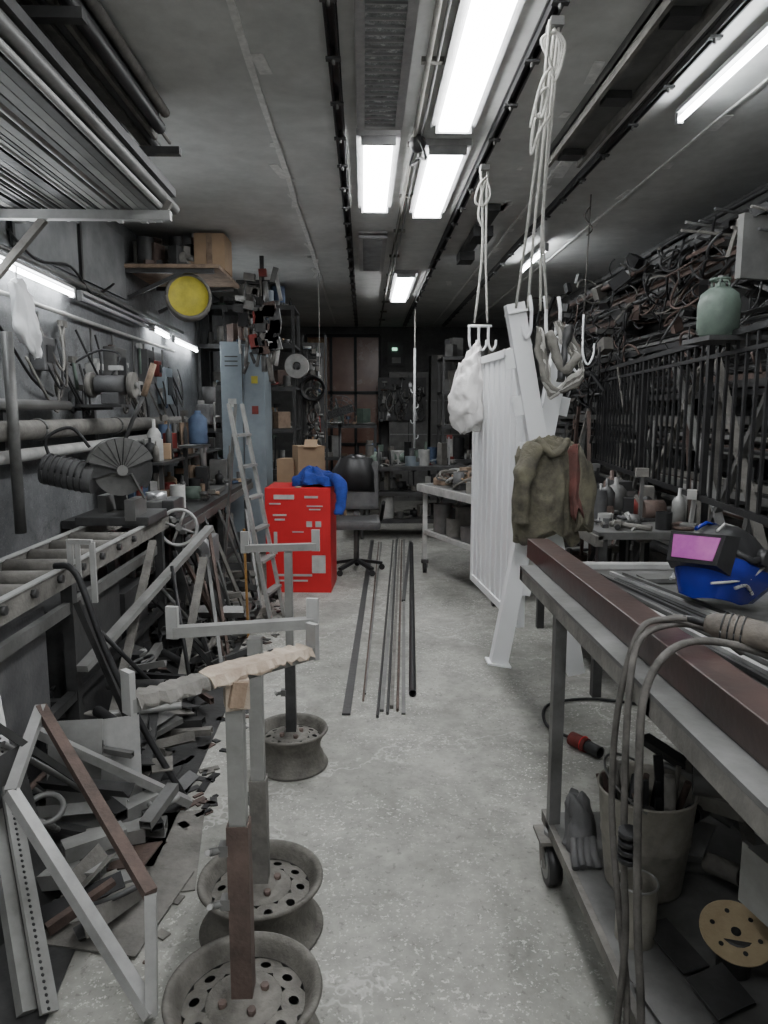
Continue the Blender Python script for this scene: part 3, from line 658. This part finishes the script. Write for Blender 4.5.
# ------------------------------------------------------------ mid table on casters
b=B("painted_rolling_table"); o=V((.54,7.05,0)); u=V((.35,-.94,0)).normalized(); v=V((.94,.35,0)).normalized()
def T(a,c,z): return o+u*a+v*c+V((0,0,z))
Lx,Wy=1.45,1.0
b.beam(T(0,Wy/2,.88),T(Lx,Wy/2,.88),Wy,.03,steelM)
for c in (0,Wy): b.beam(T(0,c,.86),T(Lx,c,.86),.04,.07,whiteD)
for a in (0,Lx): b.beam(T(a,0,.86),T(a,Wy,.86),.04,.07,whiteD)
for a in (.05,Lx-.05):
    for c in (.05,Wy-.05):
        b.beam(T(a,c,.14),T(a,c,.86),.045,.045,whiteD)
        p=T(a,c,.055); b.cyl(p-V((.018,0,0)),p+V((.018,0,0)),.055,blackP,seg=18); b.box(T(a,c,.12),(.07,.07,.03),steelD); b.beam(p+V((.026,0,0)),T(a,c,.12)+V((.026,0,0)),.004,.04,steelD)
b.beam(T(0,Wy/2,.42),T(Lx,Wy/2,.42),Wy-.1,.02,steelD)
for a in (.05,Lx-.05): b.beam(T(a,.05,.42),T(a,Wy-.05,.42),.04,.04,whiteD)
b.beam(T(.05,.05,.42),T(Lx-.05,.05,.42),.04,.04,whiteD)
pt=b.done()
b=B("cable_pile")
for i in range(30):
    c=T(U(.12,1.2),U(.14,.45),.92+U(0,.12)); b.ring(c,U(.06,.13),.010,R.choice([ropew,cable,whiteD,card,greycloth]),axis=(U(-.5,.5),U(-.5,.5),1))
b.done(parent=pt)
b=B("table_parts")
for i in range(56):
    c=T(U(.08,1.35),U(.08,.9),.896); m=R.choice(PALC+[redD]); h=U(.04,.18); s=U(.04,.14)
    if R.random()<.5: b.box(c+V((0,0,h/2)),(s,s,h),m,rz=U(0,3))
    else: b.cyl(c,c+V((0,0,h)),s*.5,m)
for i in range(36):
    c=T(U(.15,1.3),U(.12,.85),.431); m=R.choice(PAL+[redD]); h=U(.08,.3); s=U(.08,.2)
    if R.random()<.5: b.box(c+V((0,0,h/2)),(s,s,h),m,rz=U(0,3))
    else: b.cyl(c,c+V((0,0,h)),s*.5,m,hollow=.005)
b.done(parent=pt)
b=B("steel_workbench"); b.box((1.6,4.5,.93),(.65,1.4,.04),steelM); b.beam((1.28,3.8,.9),(1.28,5.2,.9),.04,.06,dust)
for x in (1.31,1.9):
    for y in (3.85,5.15): b.beam((x,y,0),(x,y,.92),.05,.05,steelD)
b.box((1.6,4.5,.35),(.6,1.3,.02),steelD); sb=b.done()
tools("bench_tools",1.3,1.9,3.85,5.15,.951,64,PAL+[redD,steelD,greyP],.17,.2,sb); tools("stored_parts",1.35,1.88,3.9,5.1,.361,30,PAL,.25,.35,sb)
b=B("red_tool_case"); b.box((1.36,4.95,1.03),(.1,.22,.15),redD,bev=.01); b.box((1.36,4.95,1.12),(.02,.12,.02),blackP); b.done(parent=sb)

# ------------------------------------------------------------ hanging ropes, gate
def hook(b,p,s=.09,m=white,ax=V((1,0,0))):
    p=V(p); b.tube(cat([p,p-V((0,0,s)),p-V((0,0,s*1.7))+ax*s*.1,p-V((0,0,s*2.1))+ax*s*.5,p-V((0,0,s*1.7))+ax*s*.95,p-V((0,0,s*1.2))+ax*s*1.0],4),.008,m)
b=B("hanging_gate_panel")
g0=V((.72,4.6,0)); g1=V((.80,3.56,0)); gd=(g1-g0).normalized(); gn=V((-gd.y,gd.x,0)); zb,zt=.50,1.93
for e in (g0,g1): b.beam(V((e.x,e.y,zb)),V((e.x,e.y,zt)),.04,.045,white,roll=-.074)
for z in (zb+.02,zt-.02): b.beam(V((g0.x,g0.y,z)),V((g1.x,g1.y,z)),.035,.045,white)
for z in (zb+.45,zt-.5): b.beam(V((g0.x,g0.y,z))+gn*.015,V((g1.x,g1.y,z))+gn*.015,.012,.03,white)
n=9
for i in range(n):
    t=(i+.5)/n; e=g0.lerp(g1,t); b.beam(V((e.x,e.y,zb+.04)),V((e.x,e.y,zt-.04)),.02,.084,white,roll=-.074)
b.done(.003)
b=B("hanging_white_gate_posts")
def post(p,q,w=.085):
    p=V(p);q=V(q); b.beam(p,q,w,w*.8,white,hollow=.004)
    return p,q
p,q=post((1.05,3.40,.31),(.69,3.36,2.09)); 
for t in (.35,.62,.74,.86):
    c=p.lerp(q,t); b.box(c+V((-.065,-.01,0)),(.05,.012,.09),white,ry=-.2); b.box(c+V((-.09,-.02,.03)),(.012,.03,.03),white)
p,q=post((.675,3.47,.33),(.96,3.49,1.95))
for t in (.25,.6,.8):
    c=p.lerp(q,t); b.box(c+V((.065,-.01,0)),(.05,.012,.09),white,ry=.2)
b.box((.675,3.47,.34),(.12,.10,.01),white,ry=.17); b.box((.70,3.36,2.05),(.09,.1,.01),white,ry=-.2)
b.done(.003)
b=B("lifting_rope")
zr=H-.10
for k,(x,y) in enumerate(((.70,2.88),(.73,2.93),(.76,2.96),(.74,2.90))):
    b.tube(cat([(x,y,zr),(x+.005,y+.12,2.75),(x+.01*k,y+.28,2.4),(x+.035*(k-.5),y+.40,2.06)],5),.006,ropew)
for k in range(3):
    b.smooth([(.72,2.9,3.03),(.75+.01*k,2.92,2.98),(.745,2.95,2.91-.02*k),(.72,2.94,2.93),(.70-.01*k,2.92,3.0),(.73,2.9,3.02)],.006,ropew)
b.smooth([(.73,2.95,2.92),(.69,2.93,2.86),(.67,2.95,2.76),(.70,2.96,2.74),(.72,2.96,2.84),(.68,2.95,2.81),(.655,2.96,2.70)],.006,ropew)
b.smooth([(.72,3.0,2.78),(.68,3.0,2.74),(.675,3.02,2.62),(.70,3.0,2.70),(.74,3.0,2.76)],.006,ropew)
b.box((.73,2.92,zr),(.05,.08,.03),steelM)
for x,y in ((.76,3.31),(.83,3.32),(.90,3.34)): b.tube([(x-.01,y,2.12),(x,y,2.06),(x,y,2.04)],.008,white); hook(b,(x,y,2.06),.06,white,V((-.6,.0,0)) if x<.8 else V((.8,.0,0)))
b.done()
b=B("lifting_rope")
for dx in (-.02,.02): b.tube(cat([(.73+dx,4.53,zr),(.74+dx*.5,4.54,2.6),(.73+dx*2,4.55,2.15)],4),.007,ropew)
b.smooth([(.74,4.53,3.0),(.70,4.52,2.95),(.68,4.53,2.86),(.73,4.53,2.84),(.77,4.53,2.9),(.74,4.53,2.98),(.70,4.53,2.8),(.72,4.53,2.72)],.007,ropew)
b.box((.73,4.53,zr),(.05,.08,.03),steelM)
for x in (.66,.72,.78): hook(b,(x,4.56,2.13),.07,white,V((.7,0,0)))
b.tube([(.65,4.56,2.13),(.80,4.56,2.13)],.008,white)
b.done()
b=B("lifting_rope"); b.tube([(1.62,5.3,H-.02),(1.60,5.3,2.3)],.005,cable); b.smooth([(1.62,5.3,3.05),(1.58,5.3,2.98),(1.64,5.3,2.9),(1.6,5.3,2.85)],.006,cable); hook(b,(1.6,5.3,2.3),.17,white,V((.5,0,0))); hook(b,(1.6,5.3,2.1),.1,white,V((-.7,0,0))); b.done()
b=B("paint_hook_rack"); x,y=.73,10.4; b.tube([(x,y,zr),(x,y,2.3)],.010,ropew); b.tube([(x,y,2.5),(x,y,1.0)],.018,white)
for i in range(5): hook(b,(x,y,2.0-.22*i),.06,white,V((.9*(1 if i%2 else -1),0,0)))
b.done()
b=B("hanging_cord"); b.tube([(-.5,8.3,H-.01),(-.5,8.3,2.0)],.004,ropew,6); b.sphere((-.5,8.3,2.0),.018,ropew,8); b.done()
b=B("plastic_bag"); clothloft(b,sub([((.70,4.48,2.02),.015,.015),((.68,4.46,1.95),.04,.04),((.65,4.44,1.85),.075,.06),((.63,4.42,1.70),.10,.08),((.63,4.42,1.58),.105,.09),((.63,4.42,1.50),.07,.06),((.63,4.42,1.47),.02,.02)],6),bagm,5,.10,60,ph=1); b.done(crumple=.022,cs=16)
b=B("webbing_strap_bundle")
for k in range(6):
    b.smooth([(.80,3.30,1.98),(.79+.01*k,3.27,1.85-.02*k),(.84,3.25,1.72-.012*k),(.93,3.25,1.70+.01*k),(.99,3.27,1.80),(.95-.01*k,3.29,1.92),(.88,3.30,2.0)],.013,[greycloth,dust,ropew][k%3],5,6)
b.smooth([(.83,3.26,1.96),(.86,3.24,1.85),(.90,3.23,1.78),(.96,3.24,1.86)],.02,greycloth); b.smooth([(.92,3.26,1.98),(.90,3.24,1.88),(.88,3.23,1.74)],.018,steelD)
b.done(crumple=.012,cs=20)
b=B("work_jacket")
clothloft(b,sub([((.87,3.33,1.475),.03,.02),((.865,3.33,1.46),.09,.06),((.855,3.33,1.43),.125,.085),((.85,3.32,1.36),.135,.09),((.84,3.31,1.25),.135,.09),((.84,3.31,1.14),.14,.10),((.85,3.31,1.04),.145,.10)],7),olive,5,.13,96,jag=.05)
b.tube(cat([(.78,3.25,1.44),(.735,3.21,1.35),(.715,3.20,1.22),(.725,3.21,1.10)],6),.04,olive,18,rr=[.046-.0007*i+.005*math.sin(i*1.1) for i in range(19)])
clothloft(b,sub([((.96,3.29,1.44),.02,.02),((.97,3.28,1.38),.035,.03),((.985,3.26,1.25),.035,.03),((.985,3.25,1.15),.03,.03)],6),redcloth,4,.15,40,jag=.03)
clothloft(b,sub([((.99,3.32,1.44),.02,.02),((1.01,3.31,1.38),.045,.05),((1.025,3.30,1.25),.055,.05),((1.01,3.29,1.08),.045,.05)],6),olive,4,.15,40,jag=.03)
b.smooth([(.79,3.23,1.47),(.84,3.215,1.42),(.89,3.22,1.43),(.93,3.24,1.48)],.016,olive,6,12)
b.done(crumple=.024,cs=10,cz=.45)

# ------------------------------------------------------------ iron fence + right side racks
b=B("wrought_iron_railing")
f0=V((1.68,2.5,0)); f1=V((2.40,7.95,0)); zt,zb=1.98,1.13
b.beam(f0+V((0,0,zt)),f1+V((0,0,zt)),.035,.03,black); b.beam(f0+V((0,0,zt-.09)),f1+V((0,0,zt-.09)),.022,.02,black); b.beam(f0+V((0,0,zb)),f1+V((0,0,zb)),.03,.03,black)
n=44
for i in range(n+1):
    e=f0.lerp(f1,i/n); w=.03 if i%11==0 else .015; b.beam(e+V((0,0,zb)),e+V((0,0,zt)),w,w,black)
for t in (.03,.45,.93):
    e=f0.lerp(f1,t); b.beam(e,e+V((0,0,zb)),.035,.035,black)
b.done()
b=B("steel_storage_rack")
ys=[2.4+1.15*i for i in range(7)]
for y in ys:
    b.beam((2.68,y,0),(2.68,y,2.8),.08,.08,steelD); b.beam((2.28,y,0),(2.28,y,1.0),.06,.06,steelD); b.beam((2.28,y,.05),(2.68,y,.05),.06,.06,steelD)
    for z in (.45,.9,1.3,1.65,2.0,2.35,2.65): b.beam((2.65,y,z),(2.24,y,z+.02),.045,.045,steelM)
sr=b.done()
b=B("stored_steel_lengths")
for z in (.45,.9,1.3,1.65,2.0,2.35,2.65):
    for i in range(30):
        x=U(2.26,2.62); y0=U(2.2,6); y1=min(y0+U(1.5,5),9.6); w=U(.015,.05); zz=z+.035+w/2+U(0,.2); m=R.choice(DK)
        k=R.random()
        if k<.4: b.beam((x,y0,zz),(x+U(-.03,.03),y1,zz),w,w,m,hollow=.003)
        elif k<.7: b.angle((x,y0,zz),(x+U(-.03,.03),y1,zz),w,m,roll=U(0,6))
        else: b.cyl((x,y0,zz),(x,y1,zz),w/2,m,seg=8,hollow=.002)
b.done(parent=sr)
b=B("scrap_iron_tangle")
for i in range(360):
    y=U(4.0,8.9); x=U(2.10,2.5); z=U(1.95,2.85) if y<7 else U(1.5,2.9); r=U(.04,.15); m=R.choice([black,steelD,black,dust,steelD,black,rust,steelD])
    k=R.random()
    if k<.45: b.ring((x,y,z),r,U(.005,.010),m,axis=(U(-1,1),U(-1,1),U(-.5,.5)+.01),seg=16,a0=U(0,3),a1=U(4,7))
    elif k<.72:
        b.smooth([(x,y,z),(x+U(-.1,.1),y+U(-.2,.2),z-U(.05,.2)),(x+U(-.1,.1),y+U(-.3,.3),z-U(.1,.4)),(x+U(-.1,.1),y+U(-.3,.3),z-U(0,.3))],U(.005,.010),m,4,6)
    elif k<.88: b.angle((x,y,z),(x+U(-.15,.15),y+U(-.4,.4),z-U(.0,.3)),U(.02,.04),m,roll=U(0,6))
    else: b.box((x,y,z),(U(.03,.1),U(.05,.16),U(.04,.12)),m,rz=U(0,3),rx=U(-1,1))
b.done(parent=sr)
b=B("leaning_steel_bars")
for i in range(34):
    y=U(3.0,8.6); L=U(.9,1.75); x=U(2.0,2.12); m=R.choice([steelM,dust,steelD,dust,rust,black,steelL])
    yy=y+U(-.9,.9); w=U(.02,.05)
    if R.random()<.5: b.beam((x-.0,y,.01),(2.18+U(0,.04),yy,L),w,w*.6,m,hollow=.003)
    else: b.angle((x,y,.01),(2.18+U(0,.04),yy,L),w,m,roll=U(0,6))
for i,(y,yy) in enumerate(((3.6,4.5),(4.3,3.7),(4.0,5.1),(5.4,4.6),(5.0,6.0))): b.beam((2.1,y,.8),(2.2,yy,1.95),.05,.025,[dust,steelM,steelL][i%3])
b.done(parent=sr)
b=B("projecting_rods")
for i in range(9): 
    y=4.2+U(-.3,.5); z=2.62+U(-.08,.2); b.cyl((2.72,y+.3,z),(1.95+U(-.1,.2),y,z+U(-.02,.03)),.009,R.choice([dust,steelM,steelD]),seg=8)
b.done(parent=sr)
b=B("gas_cylinder"); x,y,z=1.76,3.6,1.965
b.lathe([(0,0),(.08,0),(.085,.02),(.098,.04),(.10,.16),(.088,.21),(.05,.24),(.025,.245),(.025,.265),(0,.265)],(x,y,z),green,seg=24); b.ring((x,y,z+.28),.045,.007,green,seg=18); b.cyl((x,y,z+.25),(x,y,z+.30),.012,steelM); 
for a in (0,2.1,4.2): b.cyl((x+.045*math.cos(a),y+.045*math.sin(a),z+.22),(x+.045*math.cos(a),y+.045*math.sin(a),z+.28),.006,green,seg=6)
gc=b.done()
b=B("cylinder_bracket_shelf"); b.box((x+.2,y,z-.012),(.62,.3,.022),steelD); b.beam((x+.45,y,z-.03),(2.7,y,z-.03),.04,.04,steelD); b.done()
b=B("concrete_board"); b.box((2.3,4.1,2.5),(.5,.04,.34),M("cement_board",(.25,.25,.24),(.15,.15,.145),5,.9),rz=.3); b.beam((2.3,4.14,2.2),(2.72,4.14,2.33),.04,.04,steelD); b.beam((2.4,4.15,2.2),(2.4,4.15,2.5),.04,.02,steelD); b.done(parent=sr)

# ------------------------------------------------------------ near right table
b=B("rolling_steel_table"); x0,x1,y0,y1,zt=.625,1.55,.35,2.80,.99
b.box(((x0+x1)/2,(y0+y1)/2,zt-.006),(x1-x0,y1-y0,.012),steelM)
for x in (x0+.02,x1-.02): b.beam((x,y0,zt-.035),(x,y1,zt-.035),.04,.045,dust)
for y in (y0+.02,y1-.02,1.5): b.beam((x0,y,zt-.035),(x1,y,zt-.035),.04,.045,steelM)
for x in (x0+.02,x1-.02):
    for y in (.5,2.27):
        b.beam((x,y,.17),(x,y,zt-.05),.038,.038,steelM)
        p=V((x-.01,y-.03,.068)); b.cyl(p-V((.022,0,0)),p+V((.022,0,0)),.067,blackP,seg=24); b.cyl(p-V((.024,0,0)),p+V((.024,0,0)),.045,steelL,seg=20); b.cyl(p-V((.034,0,0)),p+V((.034,0,0)),.012,steelL,seg=10)
        for s in (-1,1): b.beam(p+V((s*.03,0,-.01)),(x-.01+s*.03,y,.15),.005,.05,dust)
        b.box((x,y,.155),(.11,.11,.012),dust); b.cyl((x,y,.15),(x,y,.175),.03,steelM)
    b.beam((x,y0,.185),(x,y1-.45,.185),.04,.04,dust)
b.box(((x0+x1)/2,(y0+y1-.45)/2,.2),(x1-x0-.04,y1-y0-.5,.012),steelM)
for y in (.5,1.4,2.27): b.beam((x0,y,.18),(x1,y,.18),.04,.04,steelD)
nt_=b.done()
b=B("square_steel_beam"); b.beam((.733,.2,1.032),(.731,2.95,1.032),.09,.08,brownbeam,hollow=.006); b.done(.004)
b=B("steel_rod_bundle")
for i in range(16):
    xa=.84+i*.011+U(-.004,.004); b.beam((xa+.20+.014*i,.5,1.0+.010*(i%2)),(xa-.05,2.6+U(-.15,.2),1.0+.010*(i%2)),.013,.011,R.choice([steelD,steelM,galv,steelM]))
b.done()
b=B("steel_flat_bar"); b.beam((.78,2.73,1.003),(1.5,2.70,1.003),.05,.02,galv); b.beam((1.0,2.5,1.002),(1.5,2.53,1.002),.08,.016,steelM); b.done()
# helmet standing on its chin, face turned to the left and tipped back
fr=V((-.78,-.50,.38)).normalized(); zl=V((.28,.25,.93)); zl=(zl-fr*zl.dot(fr)).normalized(); yl=-fr; xl=yl.cross(zl)
rot=Matrix((( xl.x,yl.x,zl.x),(xl.y,yl.y,zl.y),(xl.z,yl.z,zl.z)))
b=B("welding_helmet"); hc=V((1.08,2.12,1.135)); SC=.98
def hp(x,y,z): return hc + (rot @ (V((x,y,z))*SC))
nu,nv=37,21; rings=[]
for j in range(nv):
    v=j/(nv-1); z=-.13+.26*v; rad=math.sqrt(max(0.015,1-max(0,(v-.40)/.62)**2)); 
    row=[]
    for i in range(nu):
        a=math.radians(-128+256*i/(nu-1)); ww=.118*rad**.8; dd=.150*rad
        if v<.4: k_=.70+.75*v; ww*=k_; dd*=(.80+.5*v)
        sq=1/ (abs(math.cos(a))**3+abs(math.sin(a))**3)**(1/3.)
        zz=z + (.05*max(0,-math.cos(a))+.02*abs(math.sin(a)) if v<.4 else 0)*(1-v/.4)
        row.append(hp(ww*math.sin(a)*sq, -dd*math.cos(a)*sq*(1.15 if math.cos(a)<0 else 1)+.03, zz))
    rings.append(row)
b.loft(rings,[blue if (j<11 ) else blackP for j in range(nv-1)],closed=False)
b.loft([[hp(.112*s_,-.085,z_) for s_,z_ in ((-.86,-.045),(.86,-.045),(.92,.075),(-.92,.075))],[hp(.112*s_*.88,-.142,z_) for s_,z_ in ((-.82,-.032),(.82,-.032),(.90,.062),(-.90,.062))]],blackP,smooth=False)
pp=[hp(.1*s_,-.145,z_) for s_,z_ in ((-.66,-.02),(.66,-.02),(.76,.052),(-.76,.052))]; qq=[hp(.1*s_,-.141,z_) for s_,z_ in ((-.66,-.02),(.66,-.02),(.76,.052),(-.76,.052))]
b.loft([qq,pp],visor,smooth=False)
for s_ in (-1,1):
    b.tube([hp(s_*.06,-.115,-.08),hp(s_*.092,-.07,-.06),hp(s_*.112,-.0,-.03),hp(s_*.118,.05,.02)],.004,whiteD)
    b.tube([hp(s_*.09,-.08,.03),hp(s_*.118,-.02,.02),hp(s_*.120,.04,.05)],.010,blackP)
    b.cyl(hp(s_*.112,.03,.045),hp(s_*.138,.03,.045),.026,blackP)
    b.smooth([hp(s_*.105,-.06,-.075),hp(s_*.114,-.02,-.055),hp(s_*.112,.03,-.07)],.005,silver,4,6)
b.ring(hp(0,.06,.02),.09,.012,blackP,axis=rot@V((0,.3,1)))
b.tube([hp(.035,-.10,.085),hp(.03,-.06,.118),hp(.03,.02,.13)],.004,whiteD); b.tube([hp(-.035,-.10,.085),hp(-.03,-.06,.118),hp(-.03,.02,.13)],.006,blue)
b.done()
b=B("angle_grinder"); a=V((.80,1.56,1.118)); e=V((1.02,1.37,1.10)); d=(e-a).normalized()
b.tube([a-d*.02,a,a+d*.04,a+d*.10,a+d*.18,a+d*.24,a+d*.30],.03,grinderm,18,rr=[.018,.028,.034,.031,.036,.040,.038])
b.cyl(a+d*.30,a+d*.38,.036,steelM,seg=18); b.cyl(a+d*.35-V((0,0,.0)),a+d*.35-V((0,0,.07)),.03,steelL); b.cyl(a+d*.35-V((0,0,.07)),a+d*.35-V((0,0,.075)),.06,tan,seg=28)
for k in range(5): b.ring(a+d*(.20+.012*k),.0395,.0025,blackP,axis=d,seg=18)
for k in range(4): b.ring(a+d*(.02+.014*k),.034,.002,blackP,axis=d,seg=18)
b.tube([a-d*.07,a-d*.0],.012,black,rr=[.007,.013])
b.done()
b=B("power_cable")
b.smooth([a-d*.06,(.72,1.62,1.115),(.65,1.62,1.085),(.60,1.60,.9),(.59,1.58,.65),(.595,1.5,.4),(.598,1.45,.25),(.55,1.35,.03),(.45,1.25,.012)],.008,cable)
b.smooth([(.90,1.62,1.03),(.81,1.62,1.09),(.72,1.62,1.10),(.64,1.60,1.06),(.60,1.54,.9),(.592,1.5,.6),(.59,1.46,.4),(.56,1.42,.1),(.5,1.2,.015)],.008,cable)
b.smooth([(1.0,1.5,1.02),(.82,1.5,1.09),(.69,1.5,1.09),(.61,1.47,1.0),(.597,1.45,.8),(.598,1.42,.5),(.60,1.38,.3),(.58,1.3,.02)],.009,cable)
for i in range(4): b.cyl((.592,1.47,.60+i*.02),(.592,1.47,.612+i*.02),.026,black,seg=10)
b.done()
b=B("steel_bucket"); b.lathe([(.0,.004),(.105,.004),(.108,0),(.11,.01),(.125,.15),(.128,.155),(.127,.165),(.138,.295),(.143,.30),(.138,.305),(.133,.29),(.105,.02)],(.83,1.95,.207),bucketm,seg=32)
b.ring((.83,1.95,.50),.14,.004,steelM,axis=(.5,-.2,1),a0=0,a1=3.14)
bk=b.done(parent=nt_)
b=B("scrap_in_bucket")
for i in range(26):
    a=U(0,6.28); r=U(0,.09); c=V((.83+r*math.cos(a),1.95+r*math.sin(a),.27)); t=c+V((U(-.06,.06),U(-.06,.06),U(.18,.34))); m=R.choice([steelD,black,rust,dust])
    if R.random()<.6: b.beam(c,t,U(.01,.03),U(.005,.02),m)
    else: b.cyl(c,t,U(.008,.018),m,seg=8)
b.done(parent=nt_)
b=B("tin_can"); b.cyl((.72,1.72,.207),(.72,1.72,.37),.052,bucketm,hollow=.003,seg=24); b.ring((.72,1.72,.37),.052,.003,steelL); b.cyl((.72,1.72,.21),(.72,1.72,.30),.047,black); b.done(parent=nt_)
b=B("sanding_disc"); c=V((.925,1.60,.31)); ax=V((-.1,-.35,1)).normalized(); b.cyl(c,c+ax*.004,.085,tan,seg=36); b.cyl(c+ax*.004,c+ax*.0055,.012,blackP,seg=14)
xx,yy=b.frame(ax)
for i in range(6):
    a=i*math.pi/3+.3; b.cyl(c+(xx*math.cos(a)+yy*math.sin(a))*.055+ax*.0035,c+(xx*math.cos(a)+yy*math.sin(a))*.055+ax*.0055,.006,blackP,seg=10)
b.cyl(c-V((0,0,.10)),c-V((0,0,.004)),.04,steelD); b.done(parent=nt_)
b=B("steel_offcuts")
b.cyl((.80,1.62,.72),(1.3,1.42,.74),.045,steelD,hollow=.005,seg=24)
b.beam((1.0,1.545,.20),(1.0,1.545,.68),.02,.03,steelD); b.beam((1.25,1.44,.21),(1.25,1.44,.69),.03,.03,steelD)
for i in range(90):
    x=U(.98,1.45); y=U(1.0,2.25); z=.215+U(0,.34); a=U(0,3.1); L=U(.05,.16); d=V((math.cos(a)*.7,math.sin(a),U(-.2,.5)))*L; c=V((x,y,z+abs(d.z))); m=R.choice([black,steelD,dust,steelD,steelM,black])
    if (V((x,y))-V((.925,1.60))).length<.13+L: continue
    k=R.random()
    if k<.4: b.box(c,(L*1.5,L,.006),m,rz=a,rx=U(-.6,.6),ry=U(-.5,.5))
    elif k<.7: b.beam(c-d,c+d,U(.02,.05),U(.02,.05),m,hollow=.003)
    else: b.cyl(c-d,c+d,U(.012,.035),m,seg=12,hollow=.003)
b.box((.97,1.46,.60),(.16,.12,.012),steelL,rz=.2); b.box((.90,1.47,.53),(.012,.12,.15),steelL,rz=.2); b.box((1.0,1.42,.40),(.05,.05,.4),steelD)
b.box((.80,1.66,.23),(.08,.16,.005),steelD,rx=.1,rz=.3); b.box((.84,1.5,.24),(.12,.1,.006),steelD,rx=.3,rz=.4); b.box((.72,1.5,.22),(.12,.16,.004),steelM,rz=.2,rx=.04)
b.done(parent=nt_)
b=B("work_glove"); clothloft(b,sub([((.69,2.12,.21),.05,.045),((.70,2.14,.27),.045,.04),((.69,2.15,.33),.038,.03),((.68,2.16,.37),.02,.015)],3),greyP,5,.12)
for i in range(4): b.tube([(.66+.018*i,2.08,.26),(.65+.02*i,2.03,.23),(.645+.022*i,2.0,.215)],.012,greyP)
b.done(crumple=.008,cs=20,parent=nt_)
b=B("red_power_plug"); b.cyl((1.0,3.25,.035),(1.05,3.17,.035),.034,redD,seg=16); b.cyl((1.05,3.17,.035),(1.09,3.10,.035),.028,blackP,seg=16,hollow=.006); b.ring((1.04,3.19,.036),.033,.004,red,axis=(.5,-.8,0))
b.smooth([(1.0,3.25,.035),(.93,3.45,.012),(1.0,3.7,.012),(1.25,3.78,.012),(1.5,3.7,.012)],.008,black); b.done()

# ------------------------------------------------------------ camera, world
w=bpy.data.worlds.new("World"); bpy.context.scene.world=w; w.use_nodes=True
w.node_tree.nodes["Background"].inputs[0].default_value=(.5,.55,.6,1); w.node_tree.nodes["Background"].inputs[1].default_value=.1
cd=bpy.data.cameras.new("camera"); cam=bpy.data.objects.new("camera",cd); bpy.context.scene.collection.objects.link(cam)
cd.sensor_fit='VERTICAL'; cd.sensor_height=36; cd.lens=715/1024*36; cd.clip_start=.02
cam.location=(0,0,1.6); cam.rotation_euler=(math.radians(90-7.97),0,math.radians(-1.6))
bpy.context.scene.camera=cam
